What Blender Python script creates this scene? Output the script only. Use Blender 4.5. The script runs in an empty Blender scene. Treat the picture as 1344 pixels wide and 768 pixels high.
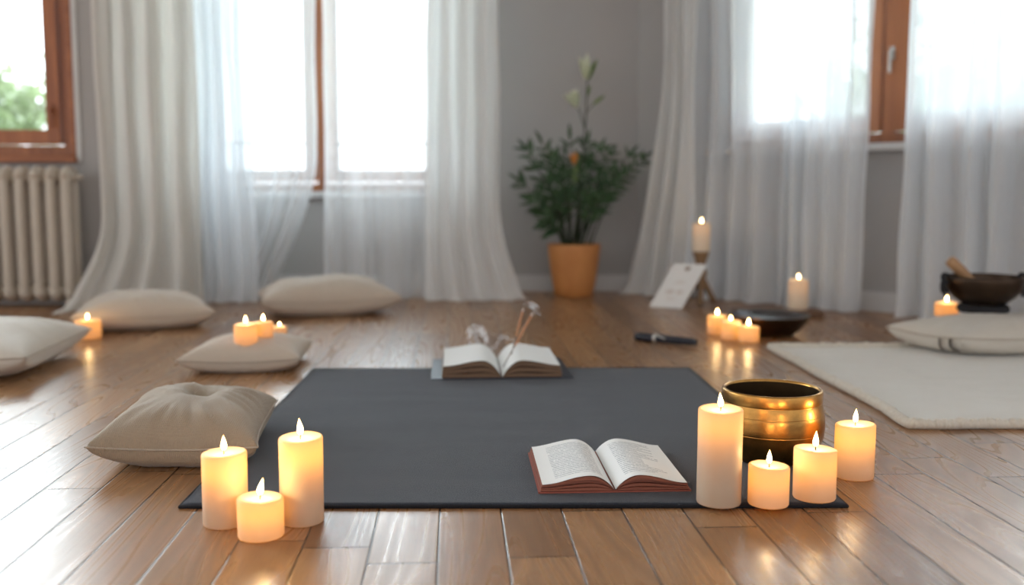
import bpy, bmesh, math, random
from mathutils import Vector, Matrix, noise

PI = math.pi
scn = bpy.context.scene
COL = scn.collection

# ------------------------------------------------------------------ camera
F = 1280.0                      # focal length in pixels of the 1344 px frame
H_CAM = 0.56
TH = math.atan(129.0 / F)       # pitch down
CAM = Vector((0, 0, H_CAM))
FWD = Vector((0, math.cos(TH), -math.sin(TH)))
UP = Vector((0, math.sin(TH), math.cos(TH)))


def ray(px, py):
    return Vector((1, 0, 0)) * ((px - 672) / F) + FWD + UP * (-(py - 384) / F)


def G(px, py, z=0.0):
    """measured spot on the horizontal plane at height z"""
    d = ray(px, py)
    t = (z - H_CAM) / d.z
    return CAM + d * t


def V(px, py, Y):
    """measured spot at room depth Y"""
    d = ray(px, py)
    return CAM + d * (Y / d.y)


def size(n, p):
    return n * (p - CAM).dot(FWD) / F


# ------------------------------------------------------------------ materials
def new_mat(name):
    m = bpy.data.materials.new(name)
    m.use_nodes = True
    nt = m.node_tree
    nt.nodes.clear()
    out = nt.nodes.new('ShaderNodeOutputMaterial')
    return m, nt, out


def N(nt, kind, **kw):
    n = nt.nodes.new(kind)
    for k, v in kw.items():
        if k in n.inputs:
            n.inputs[k].default_value = v
        else:
            setattr(n, k, v)
    return n


def L(nt, a, b):
    nt.links.new(a, b)


def math_n(nt, op, a, b=None, c=None):
    n = nt.nodes.new('ShaderNodeMath')
    n.operation = op
    for i, x in enumerate((a, b, c)):
        if x is None:
            continue
        if isinstance(x, (int, float)):
            n.inputs[i].default_value = x
        else:
            nt.links.new(x, n.inputs[i])
    return n.outputs[0]


def ramp(nt, fac, stops):
    r = nt.nodes.new('ShaderNodeValToRGB')
    el = r.color_ramp.elements
    while len(el) > 1:
        el.remove(el[-1])
    el[0].position, el[0].color = stops[0][0], (*stops[0][1], 1)
    for p, c in stops[1:]:
        e = el.new(p)
        e.color = (*c, 1)
    nt.links.new(fac, r.inputs[0])
    return r.outputs[0]


def mixc(nt, fac, a, b, mode='MIX'):
    n = nt.nodes.new('ShaderNodeMix')
    n.data_type = 'RGBA'
    n.blend_type = mode
    for s, x in ((n.inputs[0], fac), (n.inputs[6], a), (n.inputs[7], b)):
        if isinstance(x, (int, float)):
            s.default_value = x
        elif isinstance(x, tuple):
            s.default_value = (*x, 1) if len(x) == 3 else x
        else:
            nt.links.new(x, s)
    return n.outputs[2]


def simple(name, col, rough=0.5, metal=0.0, nscale=0, ncol=None, nfac=0.5, bump=0, bscale=200, stretch=(1, 1, 1), spec=0.5):
    m, nt, out = new_mat(name)
    p = N(nt, 'ShaderNodeBsdfPrincipled', Roughness=rough, Metallic=metal)
    p.inputs['Specular IOR Level'].default_value = spec
    p.inputs['Base Color'].default_value = (*col, 1)
    tc = N(nt, 'ShaderNodeTexCoord')
    mp = N(nt, 'ShaderNodeMapping')
    mp.inputs['Scale'].default_value = stretch
    L(nt, tc.outputs['Object'], mp.inputs[0])
    if nscale:
        nz = N(nt, 'ShaderNodeTexNoise', Scale=nscale, Detail=5.0, Roughness=0.6)
        L(nt, mp.outputs[0], nz.inputs['Vector'])
        f = math_n(nt, 'MULTIPLY', ramp(nt, nz.outputs[0], [(0.35, (0, 0, 0)), (0.65, (1, 1, 1))]), nfac)
        L(nt, mixc(nt, f, col, ncol or tuple(c * 0.6 for c in col)), p.inputs['Base Color'])
    if bump:
        nz = N(nt, 'ShaderNodeTexNoise', Scale=bscale, Detail=4.0)
        L(nt, mp.outputs[0], nz.inputs['Vector'])
        b = N(nt, 'ShaderNodeBump', Strength=bump, Distance=0.002)
        L(nt, nz.outputs[0], b.inputs['Height'])
        L(nt, b.outputs[0], p.inputs['Normal'])
    L(nt, p.outputs[0], out.inputs[0])
    return m


def floor_mat():
    m, nt, out = new_mat('oak planks')
    W, LEN = 0.108, 0.82
    tc = N(nt, 'ShaderNodeTexCoord')
    mp = N(nt, 'ShaderNodeMapping')
    mp.inputs['Rotation'].default_value = (0, 0, -math.radians(3.4))
    mp.inputs['Location'].default_value = (0.028, 0.06, 0)
    L(nt, tc.outputs['Object'], mp.inputs[0])
    sp = N(nt, 'ShaderNodeSeparateXYZ')
    L(nt, mp.outputs[0], sp.inputs[0])
    X, Y = sp.outputs[0], sp.outputs[1]
    u = math_n(nt, 'DIVIDE', X, W)
    row = math_n(nt, 'FLOOR', u)
    fu = math_n(nt, 'FRACT', u)
    wn = N(nt, 'ShaderNodeTexWhiteNoise', noise_dimensions='1D')
    L(nt, row, wn.inputs['W'])
    v = math_n(nt, 'ADD', math_n(nt, 'DIVIDE', Y, LEN), wn.outputs[0])
    idx = math_n(nt, 'FLOOR', v)
    fv = math_n(nt, 'FRACT', v)
    cb = N(nt, 'ShaderNodeCombineXYZ')
    L(nt, row, cb.inputs[0]); L(nt, idx, cb.inputs[1])
    w2 = N(nt, 'ShaderNodeTexWhiteNoise', noise_dimensions='3D')
    L(nt, cb.outputs[0], w2.inputs['Vector'])
    rid = w2.outputs[0]
    # seams
    du = math_n(nt, 'MULTIPLY', math_n(nt, 'MINIMUM', fu, math_n(nt, 'SUBTRACT', 1.0, fu)), W)
    dv = math_n(nt, 'MULTIPLY', math_n(nt, 'MINIMUM', fv, math_n(nt, 'SUBTRACT', 1.0, fv)), LEN)
    dd = math_n(nt, 'MINIMUM', du, dv)
    seam = N(nt, 'ShaderNodeMapRange')
    seam.inputs['From Min'].default_value = 0.0006
    seam.inputs['From Max'].default_value = 0.0026
    L(nt, dd, seam.inputs[0])
    # grain: growth rings as level lines of a stretched noise
    gx = math_n(nt, 'ADD', math_n(nt, 'MULTIPLY', X, 8.0), math_n(nt, 'MULTIPLY', rid, 53.0))
    gy = math_n(nt, 'ADD', math_n(nt, 'MULTIPLY', Y, 0.75), math_n(nt, 'MULTIPLY', rid, 31.0))
    gc = N(nt, 'ShaderNodeCombineXYZ')
    L(nt, gx, gc.inputs[0]); L(nt, gy, gc.inputs[1]); L(nt, math_n(nt, 'MULTIPLY', rid, 17.0), gc.inputs[2])
    n1 = N(nt, 'ShaderNodeTexNoise', Scale=1.0, Detail=1.2, Roughness=0.4, Distortion=0.0)
    L(nt, gc.outputs[0], n1.inputs['Vector'])
    rings = math_n(nt, 'SINE', math_n(nt, 'MULTIPLY', n1.outputs[0], 105.0))
    rings = math_n(nt, 'MULTIPLY_ADD', rings, 0.5, 0.5)
    # pores
    pc = N(nt, 'ShaderNodeMapping')
    pc.inputs['Scale'].default_value = (260, 9, 1)
    L(nt, mp.outputs[0], pc.inputs[0])
    n2 = N(nt, 'ShaderNodeTexNoise', Scale=1.0, Detail=3.0, Roughness=0.6)
    L(nt, pc.outputs[0], n2.inputs['Vector'])
    n3 = N(nt, 'ShaderNodeTexNoise', Scale=1.3, Detail=3.0)
    L(nt, gc.outputs[0], n3.inputs['Vector'])
    base = ramp(nt, rid, [(0.0, (0.19, 0.088, 0.036)), (0.35, (0.31, 0.155, 0.068)), (0.7, (0.40, 0.215, 0.100)), (1.0, (0.26, 0.128, 0.056))])
    c = mixc(nt, math_n(nt, 'MULTIPLY', math_n(nt, 'POWER', rings, 2.0), 0.30), base, (0.085, 0.040, 0.018))
    c = mixc(nt, math_n(nt, 'MULTIPLY', ramp(nt, n2.outputs[0], [(0.5, (0, 0, 0)), (0.7, (1, 1, 1))]), 0.35), c, (0.07, 0.034, 0.016))
    c = mixc(nt, math_n(nt, 'MULTIPLY', n3.outputs[0], 0.35), c, (0.36, 0.21, 0.11))
    c = mixc(nt, seam.outputs[0], (0.03, 0.016, 0.009), c)
    p = N(nt, 'ShaderNodeBsdfPrincipled')
    L(nt, c, p.inputs['Base Color'])
    rr = math_n(nt, 'MULTIPLY_ADD', rings, 0.06, 0.27)
    L(nt, rr, p.inputs['Roughness'])
    p.inputs['Specular IOR Level'].default_value = 0.40
    hgt = math_n(nt, 'ADD', seam.outputs[0], math_n(nt, 'MULTIPLY', rings, -0.015))
    hgt = math_n(nt, 'ADD', hgt, math_n(nt, 'MULTIPLY', n2.outputs[0], -0.30))
    # boards never lie perfectly level
    hgt = math_n(nt, 'ADD', hgt, math_n(nt, 'MULTIPLY', n3.outputs[0], 0.25))
    b = N(nt, 'ShaderNodeBump', Strength=0.42, Distance=0.0016)
    L(nt, hgt, b.inputs['Height'])
    L(nt, b.outputs[0], p.inputs['Normal'])
    L(nt, p.outputs[0], out.inputs[0])
    return m


def wood_mat(name, c1, c2, rough=0.4, scale=30, stretch=(1, 1, 0.08)):
    m, nt, out = new_mat(name)
    tc = N(nt, 'ShaderNodeTexCoord')
    mp = N(nt, 'ShaderNodeMapping')
    mp.inputs['Scale'].default_value = stretch
    L(nt, tc.outputs['Object'], mp.inputs[0])
    nz = N(nt, 'ShaderNodeTexNoise', Scale=scale, Detail=5.0, Roughness=0.6, Distortion=0.4)
    L(nt, mp.outputs[0], nz.inputs['Vector'])
    p = N(nt, 'ShaderNodeBsdfPrincipled', Roughness=rough)
    L(nt, ramp(nt, nz.outputs[0], [(0.3, c1), (0.7, c2)]), p.inputs['Base Color'])
    b = N(nt, 'ShaderNodeBump', Strength=0.15, Distance=0.001)
    L(nt, nz.outputs[0], b.inputs['Height'])
    L(nt, b.outputs[0], p.inputs['Normal'])
    L(nt, p.outputs[0], out.inputs[0])
    return m


def fabric_mat(name, col, col2, weave=520, bump=0.7, sheen=0.3):
    m, nt, out = new_mat(name)
    tc = N(nt, 'ShaderNodeTexCoord')
    nz = N(nt, 'ShaderNodeTexNoise', Scale=14.0, Detail=6.0, Roughness=0.65)
    L(nt, tc.outputs['Object'], nz.inputs['Vector'])
    wa = N(nt, 'ShaderNodeTexWave', Scale=weave / 6.28, Distortion=1.5, Detail=1.0, bands_direction='X')
    wb = N(nt, 'ShaderNodeTexWave', Scale=weave / 6.28, Distortion=1.5, Detail=1.0, bands_direction='Y')
    for w in (wa, wb):
        L(nt, tc.outputs['Object'], w.inputs['Vector'])
    fine = N(nt, 'ShaderNodeTexNoise', Scale=260.0, Detail=3.0)
    L(nt, tc.outputs['Object'], fine.inputs['Vector'])
    c = mixc(nt, nz.outputs[0], col, col2)
    c = mixc(nt, math_n(nt, 'MULTIPLY', fine.outputs[0], 0.35), c, tuple(x * 0.55 for x in col))
    p = N(nt, 'ShaderNodeBsdfPrincipled', Roughness=0.9)
    p.inputs['Specular IOR Level'].default_value = 0.15
    p.inputs['Sheen Weight'].default_value = sheen
    p.inputs['Sheen Roughness'].default_value = 0.4
    L(nt, c, p.inputs['Base Color'])
    h = math_n(nt, 'ADD', math_n(nt, 'MULTIPLY', wa.outputs[1], wb.outputs[1]), fine.outputs[0])
    b = N(nt, 'ShaderNodeBump', Strength=bump, Distance=0.0012)
    L(nt, h, b.inputs['Height'])
    L(nt, b.outputs[0], p.inputs['Normal'])
    L(nt, p.outputs[0], out.inputs[0])
    return m


def curtain_mat(name, col, tcol, alpha):
    """woven voile: part of the light passes straight through the weave, part is scattered"""
    m, nt, out = new_mat(name)
    tc = N(nt, 'ShaderNodeTexCoord')
    nz = N(nt, 'ShaderNodeTexNoise', Scale=3.0, Detail=4.0)
    L(nt, tc.outputs['Object'], nz.inputs['Vector'])
    th = N(nt, 'ShaderNodeMapping')
    th.inputs['Scale'].default_value = (300, 300, 20)
    L(nt, tc.outputs['Object'], th.inputs[0])
    tn = N(nt, 'ShaderNodeTexNoise', Scale=1.0, Detail=1.0)
    L(nt, th.outputs[0], tn.inputs['Vector'])
    d = N(nt, 'ShaderNodeBsdfDiffuse')
    L(nt, mixc(nt, nz.outputs[0], col, tuple(c * 0.93 for c in col)), d.inputs[0])
    t = N(nt, 'ShaderNodeBsdfTranslucent')
    t.inputs[0].default_value = (*tcol, 1)
    mx = N(nt, 'ShaderNodeMixShader')
    mx.inputs[0].default_value = 0.38
    L(nt, d.outputs[0], mx.inputs[1]); L(nt, t.outputs[0], mx.inputs[2])
    tr = N(nt, 'ShaderNodeBsdfTransparent')
    tr.inputs[0].default_value = (0.97, 0.985, 1.0, 1)
    # a weave seen at a slant covers more: thread cover 1-(1-a)^(1/cos)
    lw = N(nt, 'ShaderNodeLayerWeight', Blend=0.5)
    cosv = math_n(nt, 'MAXIMUM', math_n(nt, 'SUBTRACT', 1.0, lw.outputs['Facing']), 0.12)
    a = math_n(nt, 'SUBTRACT', 1.0, math_n(nt, 'POWER', 1.0 - alpha, math_n(nt, 'DIVIDE', 1.0, cosv)))
    a = math_n(nt, 'ADD', a, math_n(nt, 'MULTIPLY_ADD', tn.outputs[0], 0.08, -0.04))
    a = math_n(nt, 'MINIMUM', math_n(nt, 'MAXIMUM', a, 0.0), 1.0)
    fin = N(nt, 'ShaderNodeMixShader')
    L(nt, a, fin.inputs[0])
    L(nt, tr.outputs[0], fin.inputs[1]); L(nt, mx.outputs[0], fin.inputs[2])
    L(nt, fin.outputs[0], out.inputs[0])
    return m


def wax_mat(name='candle wax', thin=0.48):
    m, nt, out = new_mat(name)
    tc = N(nt, 'ShaderNodeTexCoord')
    nz = N(nt, 'ShaderNodeTexNoise', Scale=40.0, Detail=3.0)
    L(nt, tc.outputs['Object'], nz.inputs['Vector'])
    p = N(nt, 'ShaderNodeBsdfPrincipled', Roughness=0.42)
    L(nt, mixc(nt, nz.outputs[0], (0.86, 0.78, 0.63), (0.82, 0.72, 0.55)), p.inputs['Base Color'])
    p.inputs['Specular IOR Level'].default_value = 0.4
    t = N(nt, 'ShaderNodeBsdfTranslucent')
    t.inputs[0].default_value = (1.0, 0.54, 0.10, 1)
    mx = N(nt, 'ShaderNodeMixShader')
    mx.inputs[0].default_value = thin
    L(nt, p.outputs[0], mx.inputs[1]); L(nt, t.outputs[0], mx.inputs[2])
    # dark inside of the shell, keeps the added lamp's glow near the top
    inn = N(nt, 'ShaderNodeBsdfDiffuse')
    inn.inputs[0].default_value = (0.22, 0.11, 0.03, 1)
    ge = N(nt, 'ShaderNodeNewGeometry')
    fin = N(nt, 'ShaderNodeMixShader')
    L(nt, ge.outputs['Backfacing'], fin.inputs[0])
    L(nt, mx.outputs[0], fin.inputs[1]); L(nt, inn.outputs[0], fin.inputs[2])
    L(nt, fin.outputs[0], out.inputs[0])
    return m


def flame_mat():
    m, nt, out = new_mat('flame')
    tc = N(nt, 'ShaderNodeTexCoord')
    sp = N(nt, 'ShaderNodeSeparateXYZ')
    L(nt, tc.outputs['Generated'], sp.inputs[0])
    e = N(nt, 'ShaderNodeEmission')
    L(nt, ramp(nt, sp.outputs[2], [(0.0, (1.0, 0.35, 0.08)), (0.25, (1.0, 0.72, 0.32)), (0.6, (1.0, 0.74, 0.34)), (1.0, (1.0, 0.45, 0.10))]), e.inputs[0])
    L(nt, math_n(nt, 'MULTIPLY', ramp(nt, sp.outputs[2], [(0.0, (0.15,) * 3), (0.3, (1,) * 3), (0.7, (0.9,) * 3), (1.0, (0.35,) * 3)]), 9.0), e.inputs[1])
    tr = N(nt, 'ShaderNodeBsdfTransparent')
    ad = N(nt, 'ShaderNodeAddShader')
    L(nt, e.outputs[0], ad.inputs[0]); L(nt, tr.outputs[0], ad.inputs[1])
    L(nt, ad.outputs[0], out.inputs[0])
    m.cycles.emission_sampling = 'NONE'
    return m


def glass_mat():
    m, nt, out = new_mat('window glass')
    tr = N(nt, 'ShaderNodeBsdfTransparent')
    tr.inputs[0].default_value = (0.97, 0.985, 0.98, 1)
    g = N(nt, 'ShaderNodeBsdfGlossy', Roughness=0.02)
    fr = N(nt, 'ShaderNodeFresnel', IOR=1.45)
    mx = N(nt, 'ShaderNodeMixShader')
    L(nt, fr.outputs[0], mx.inputs[0])
    L(nt, tr.outputs[0], mx.inputs[1]); L(nt, g.outputs[0], mx.inputs[2])
    L(nt, mx.outputs[0], out.inputs[0])
    return m


def smoke_mat():
    m, nt, out = new_mat('incense smoke')
    tc = N(nt, 'ShaderNodeTexCoord')
    nz = N(nt, 'ShaderNodeTexNoise', Scale=45.0, Detail=4.0, Distortion=1.0)
    L(nt, tc.outputs['Object'], nz.inputs['Vector'])
    d = N(nt, 'ShaderNodeBsdfDiffuse')
    d.inputs[0].default_value = (0.9, 0.9, 0.92, 1)
    t = N(nt, 'ShaderNodeBsdfTranslucent')
    t.inputs[0].default_value = (0.9, 0.9, 0.92, 1)
    mx = N(nt, 'ShaderNodeMixShader')
    L(nt, d.outputs[0], mx.inputs[1]); L(nt, t.outputs[0], mx.inputs[2])
    tr = N(nt, 'ShaderNodeBsdfTransparent')
    lw = N(nt, 'ShaderNodeLayerWeight', Blend=0.5)
    f = math_n(nt, 'POWER', math_n(nt, 'SUBTRACT', 1.0, lw.outputs['Facing']), 1.6)   # soft towards the rim of the puff
    a = math_n(nt, 'MULTIPLY', f, ramp(nt, nz.outputs[0], [(0.38, (0.01,) * 3), (0.70, (0.52,) * 3)]))
    fin = N(nt, 'ShaderNodeMixShader')
    L(nt, a, fin.inputs[0])
    L(nt, tr.outputs[0], fin.inputs[1]); L(nt, mx.outputs[0], fin.inputs[2])
    L(nt, fin.outputs[0], out.inputs[0])
    return m


def page_mat(name, printed, side):
    """paper; printed pages carry rows of small illegible type laid out in the page's own UVs"""
    m, nt, out = new_mat(name)
    p = N(nt, 'ShaderNodeBsdfPrincipled', Roughness=0.75)
    p.inputs['Specular IOR Level'].default_value = 0.2
    uvn = N(nt, 'ShaderNodeUVMap')
    sp = N(nt, 'ShaderNodeSeparateXYZ')
    L(nt, uvn.outputs[0], sp.inputs[0])
    U, Vv = sp.outputs[0], sp.outputs[1]
    paper = mixc(nt, U, (0.84, 0.85, 0.84), (0.82, 0.83, 0.82))
    if printed:
        lines = 24.0
        vl = math_n(nt, 'MULTIPLY', Vv, lines)
        row = math_n(nt, 'FLOOR', vl)
        fr = math_n(nt, 'FRACT', vl)
        inrow = math_n(nt, 'MULTIPLY', math_n(nt, 'GREATER_THAN', fr, 0.28), math_n(nt, 'LESS_THAN', fr, 0.74))
        cb = N(nt, 'ShaderNodeCombineXYZ')
        L(nt, math_n(nt, 'MULTIPLY', U, 150.0), cb.inputs[0]); L(nt, math_n(nt, 'MULTIPLY', row, 7.31), cb.inputs[1])
        g = N(nt, 'ShaderNodeTexNoise', Scale=1.0, Detail=3.0, Roughness=0.75)
        L(nt, cb.outputs[0], g.inputs['Vector'])
        glyph = math_n(nt, 'GREATER_THAN', g.outputs[0], 0.46)
        wn = N(nt, 'ShaderNodeTexWhiteNoise', noise_dimensions='1D')
        L(nt, row, wn.inputs['W'])
        # u runs from the gutter (0) to the fore edge (1)
        if side == 'l':
            lo, hi = 0.13, math_n(nt, 'MULTIPLY_ADD', wn.outputs[0], 0.0, 0.80)
            v0, v1 = 0.10, 0.93
        else:
            lo = 0.16
            short = math_n(nt, 'POWER', wn.outputs[0], 3.0)
            hi = math_n(nt, 'SUBTRACT', 0.80, math_n(nt, 'MULTIPLY', short, 0.30))
            v0, v1 = 0.10, 0.93
        box = math_n(nt, 'MULTIPLY', math_n(nt, 'GREATER_THAN', U, lo), math_n(nt, 'LESS_THAN', U, hi))
        box = math_n(nt, 'MULTIPLY', box, math_n(nt, 'MULTIPLY', math_n(nt, 'GREATER_THAN', Vv, v0), math_n(nt, 'LESS_THAN', Vv, v1)))
        if side == 'r':   # white space in the lower right of the column
            gap = math_n(nt, 'MULTIPLY', math_n(nt, 'GREATER_THAN', U, 0.52), math_n(nt, 'MULTIPLY', math_n(nt, 'GREATER_THAN', Vv, 0.30), math_n(nt, 'LESS_THAN', Vv, 0.46)))
            box = math_n(nt, 'MULTIPLY', box, math_n(nt, 'SUBTRACT', 1.0, gap))
        ink = math_n(nt, 'MULTIPLY', math_n(nt, 'MULTIPLY', inrow, glyph), box)
        paper = mixc(nt, math_n(nt, 'MULTIPLY', ink, 0.60), paper, (0.16, 0.19, 0.23))
    L(nt, paper, p.inputs['Base Color'])
    L(nt, p.outputs[0], out.inputs[0])
    return m


def pages_edge_mat(name, c1, c2):
    m, nt, out = new_mat(name)
    tc = N(nt, 'ShaderNodeTexCoord')
    mp = N(nt, 'ShaderNodeMapping')
    mp.inputs['Scale'].default_value = (6, 6, 900)
    L(nt, tc.outputs['Object'], mp.inputs[0])
    nz = N(nt, 'ShaderNodeTexNoise', Scale=1.0, Detail=2.0)
    L(nt, mp.outputs[0], nz.inputs['Vector'])
    p = N(nt, 'ShaderNodeBsdfPrincipled', Roughness=0.7)
    L(nt, ramp(nt, nz.outputs[0], [(0.3, c1), (0.7, c2)]), p.inputs['Base Color'])
    L(nt, p.outputs[0], out.inputs[0])
    return m


def leaf_mat(name, c1, c2):
    m, nt, out = new_mat(name)
    tc = N(nt, 'ShaderNodeTexCoord')
    nz = N(nt, 'ShaderNodeTexNoise', Scale=12.0, Detail=3.0)
    L(nt, tc.outputs['Object'], nz.inputs['Vector'])
    c = ramp(nt, nz.outputs[0], [(0.3, c1), (0.7, c2)])
    p = N(nt, 'ShaderNodeBsdfPrincipled', Roughness=0.5)
    L(nt, c, p.inputs['Base Color'])
    t = N(nt, 'ShaderNodeBsdfTranslucent')
    L(nt, c, t.inputs[0])
    mx = N(nt, 'ShaderNodeMixShader')
    mx.inputs[0].default_value = 0.3
    L(nt, p.outputs[0], mx.inputs[1]); L(nt, t.outputs[0], mx.inputs[2])
    L(nt, mx.outputs[0], out.inputs[0])
    return m


M = {}
M['floor'] = floor_mat()
M['wall'] = simple('grey plaster wall', (0.42, 0.405, 0.395), 0.9, nscale=2.5, ncol=(0.39, 0.375, 0.365), bump=0.12, bscale=90)
M['white_trim'] = simple('white painted trim', (0.62, 0.61, 0.60), 0.5, nscale=4, ncol=(0.56, 0.55, 0.54))
M['ceiling'] = simple('ceiling paint', (0.7, 0.7, 0.69), 0.9, nscale=3, ncol=(0.66, 0.66, 0.65))
M['frame_wood'] = wood_mat('stained window wood', (0.26, 0.078, 0.024), (0.42, 0.145, 0.048), 0.35, 22)
M['frame_wood_x'] = wood_mat('stained window wood rails', (0.26, 0.078, 0.024), (0.42, 0.145, 0.048), 0.35, 22, (0.08, 1, 1))
M['glass'] = glass_mat()
M['radiator'] = simple('cream radiator enamel', (0.56, 0.49, 0.41), 0.4, nscale=8, ncol=(0.50, 0.44, 0.36), nfac=0.6)
M['metal'] = simple('brushed metal', (0.55, 0.53, 0.50), 0.35, 1.0, nscale=30)
M['dark_metal'] = simple('dark railing metal', (0.2, 0.2, 0.21), 0.5, 0.6, nscale=20)
M['cur_cream'] = curtain_mat('cream drape cloth', (0.84, 0.815, 0.77), (0.84, 0.81, 0.75), 0.93)
M['cur_white'] = curtain_mat('white drape cloth', (0.90, 0.90, 0.89), (0.88, 0.89, 0.88), 0.90)
M['cur_sheer'] = curtain_mat('sheer voile', (0.90, 0.92, 0.94), (0.90, 0.93, 0.95), 0.52)
M['cur_mid'] = curtain_mat('blue white voile', (0.90, 0.93, 0.96), (0.88, 0.93, 0.97), 0.78)
M['linen'] = fabric_mat('natural linen', (0.35, 0.275, 0.20), (0.43, 0.345, 0.255))
M['linen_light'] = fabric_mat('pale linen', (0.60, 0.51, 0.42), (0.68, 0.59, 0.49))
M['linen_white'] = fabric_mat('off white linen', (0.66, 0.61, 0.53), (0.72, 0.67, 0.60))
M['linen_edge'] = fabric_mat('linen piping', (0.44, 0.37, 0.29), (0.52, 0.44, 0.36))
M['stripe'] = simple('dark woven stripe', (0.12, 0.10, 0.085), 0.9, nscale=300)
M['mat'] = fabric_mat('charcoal mat', (0.016, 0.021, 0.033), (0.026, 0.033, 0.049), 700, 0.55, 0.25)
M['mat_edge'] = fabric_mat('black mat binding', (0.014, 0.014, 0.017), (0.02, 0.02, 0.024), 500, 0.4, 0.05)
M['rug'] = fabric_mat('cream wool', (0.70, 0.67, 0.60), (0.78, 0.75, 0.69), 260, 0.8, 0.4)
M['rug_edge'] = fabric_mat('cream wool border', (0.72, 0.66, 0.56), (0.80, 0.75, 0.66), 200, 1.0, 0.4)
M['wax'] = wax_mat()
M['wax_ivory'] = wax_mat('ivory wax', 0.12)
M['wick'] = simple('burnt wick', (0.03, 0.02, 0.015), 0.9, nscale=200)
M['flame'] = flame_mat()
M['smoke'] = smoke_mat()
M['brass'] = simple('aged brass', (0.60, 0.32, 0.085), 0.30, 1.0, nscale=16, ncol=(0.22, 0.12, 0.04), nfac=0.75, bump=0.15, bscale=120)
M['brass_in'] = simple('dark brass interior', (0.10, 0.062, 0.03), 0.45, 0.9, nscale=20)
M['bronze'] = simple('dark bronze', (0.075, 0.048, 0.032), 0.30, 0.9, nscale=14, ncol=(0.03, 0.022, 0.017), bump=0.1, bscale=90)
M['bronze_shine'] = simple('polished dark bronze', (0.20, 0.19, 0.20), 0.22, 0.95, nscale=10, ncol=(0.10, 0.095, 0.10))
M['rope'] = simple('black cord', (0.018, 0.018, 0.022), 0.8, nscale=200, bump=0.8, bscale=300)
M['mallet'] = wood_mat('mallet wood', (0.36, 0.19, 0.085), (0.48, 0.28, 0.14), 0.5, 40)
M['stand_wood'] = wood_mat('turned stand wood', (0.20, 0.115, 0.058), (0.31, 0.19, 0.10), 0.5, 40)
M['board'] = wood_mat('dark board wood', (0.10, 0.052, 0.028), (0.17, 0.09, 0.05), 0.45, 30, (0.1, 1, 1))
M['pot'] = wood_mat('terracotta pot', (0.50, 0.195, 0.055), (0.60, 0.26, 0.08), 0.55, 9, (1, 1, 0.7))
M['soil'] = simple('potting soil', (0.03, 0.02, 0.014), 0.95, nscale=80, bump=1.0, bscale=120)
M['leaf'] = leaf_mat('dark green leaf', (0.030, 0.072, 0.030), (0.075, 0.145, 0.060))
M['stem'] = leaf_mat('green stem', (0.03, 0.045, 0.022), (0.05, 0.07, 0.03))
M['bud'] = leaf_mat('pale green flower', (0.66, 0.70, 0.50), (0.84, 0.86, 0.72))
M['bud_leaf'] = leaf_mat('fresh green leaf', (0.12, 0.19, 0.06), (0.20, 0.28, 0.10))
M['orange'] = leaf_mat('orange bloom', (0.70, 0.22, 0.06), (0.75, 0.38, 0.08))
M['page_l'] = page_mat('printed left page', True, 'l')
M['page_r'] = page_mat('printed right page', True, 'r')
M['page'] = page_mat('blank page', False, 'l')
M['red_edge'] = pages_edge_mat('red stained page edges', (0.20, 0.055, 0.032), (0.36, 0.125, 0.075))
M['brown_edge'] = pages_edge_mat('brown page edges', (0.10, 0.058, 0.036), (0.26, 0.155, 0.09))
M['red_cover'] = simple('red book cloth', (0.34, 0.085, 0.055), 0.6, nscale=60, bump=0.2, bscale=400)
M['navy_cover'] = simple('navy book cloth', (0.014, 0.022, 0.045), 0.42, nscale=40, bump=0.2, bscale=400, spec=0.5)
M['navy'] = simple('navy lacquer', (0.016, 0.020, 0.034), 0.35, nscale=20)
M['silver'] = simple('silver ring', (0.72, 0.70, 0.66), 0.3, 0.4, nscale=30)
M['card'] = simple('white card', (0.80, 0.79, 0.77), 0.6, nscale=10, ncol=(0.76, 0.75, 0.73))
M['print'] = simple('faint tan print', (0.62, 0.55, 0.50), 0.6, nscale=120, ncol=(0.76, 0.74, 0.72))
M['eyelet'] = simple('brown eyelet', (0.28, 0.19, 0.12), 0.5, nscale=60)
M['incense'] = simple('incense paste', (0.62, 0.31, 0.17), 0.8, nscale=150, bump=0.4, bscale=500)
M['incense_core'] = simple('bamboo incense core', (0.24, 0.20, 0.18), 0.7, nscale=80)
M['ash'] = simple('pale ash', (0.62, 0.52, 0.46), 0.9, nscale=200)
M['grass'] = simple('lawn', (0.20, 0.30, 0.11), 0.95, nscale=3, ncol=(0.14, 0.22, 0.08), bump=0.6, bscale=40)
M['tree_leaf'] = leaf_mat('garden leaf', (0.24, 0.31, 0.15), (0.34, 0.40, 0.24))
M['tree_bark'] = wood_mat('garden bark', (0.12, 0.09, 0.06), (0.2, 0.15, 0.1), 0.9)


# ------------------------------------------------------------------ mesh helpers
def obj(name, bm, mats, parent=None, smooth=True, loc=None, kind=None, label=None):
    me = bpy.data.meshes.new(name)
    bm.normal_update()
    bm.to_mesh(me)
    bm.free()
    if not isinstance(mats, (list, tuple)):
        mats = [mats]
    for mm in mats:
        me.materials.append(mm)
    if smooth:
        me.polygons.foreach_set('use_smooth', [True] * len(me.polygons))
    o = bpy.data.objects.new(name, me)
    COL.objects.link(o)
    if parent is not None:
        o.parent = parent
    if loc is not None:
        o.location = loc
    if kind:
        o['kind'] = kind
    if label:
        o['label'] = label
    return o


def sharp(o, deg=35):
    """flat-shade by angle without operators"""
    me = o.data
    bm = bmesh.new()
    bm.from_mesh(me)
    for e in bm.edges:
        if len(e.link_faces) == 2 and e.calc_face_angle(0) > math.radians(deg):
            e.smooth = False
    bm.to_mesh(me)
    bm.free()
    return o


def tag(o, label, cat, group=None, kind=None):
    o['label'] = label
    o['category'] = cat
    if group:
        o['group'] = group
    if kind:
        o['kind'] = kind
    return o


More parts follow.
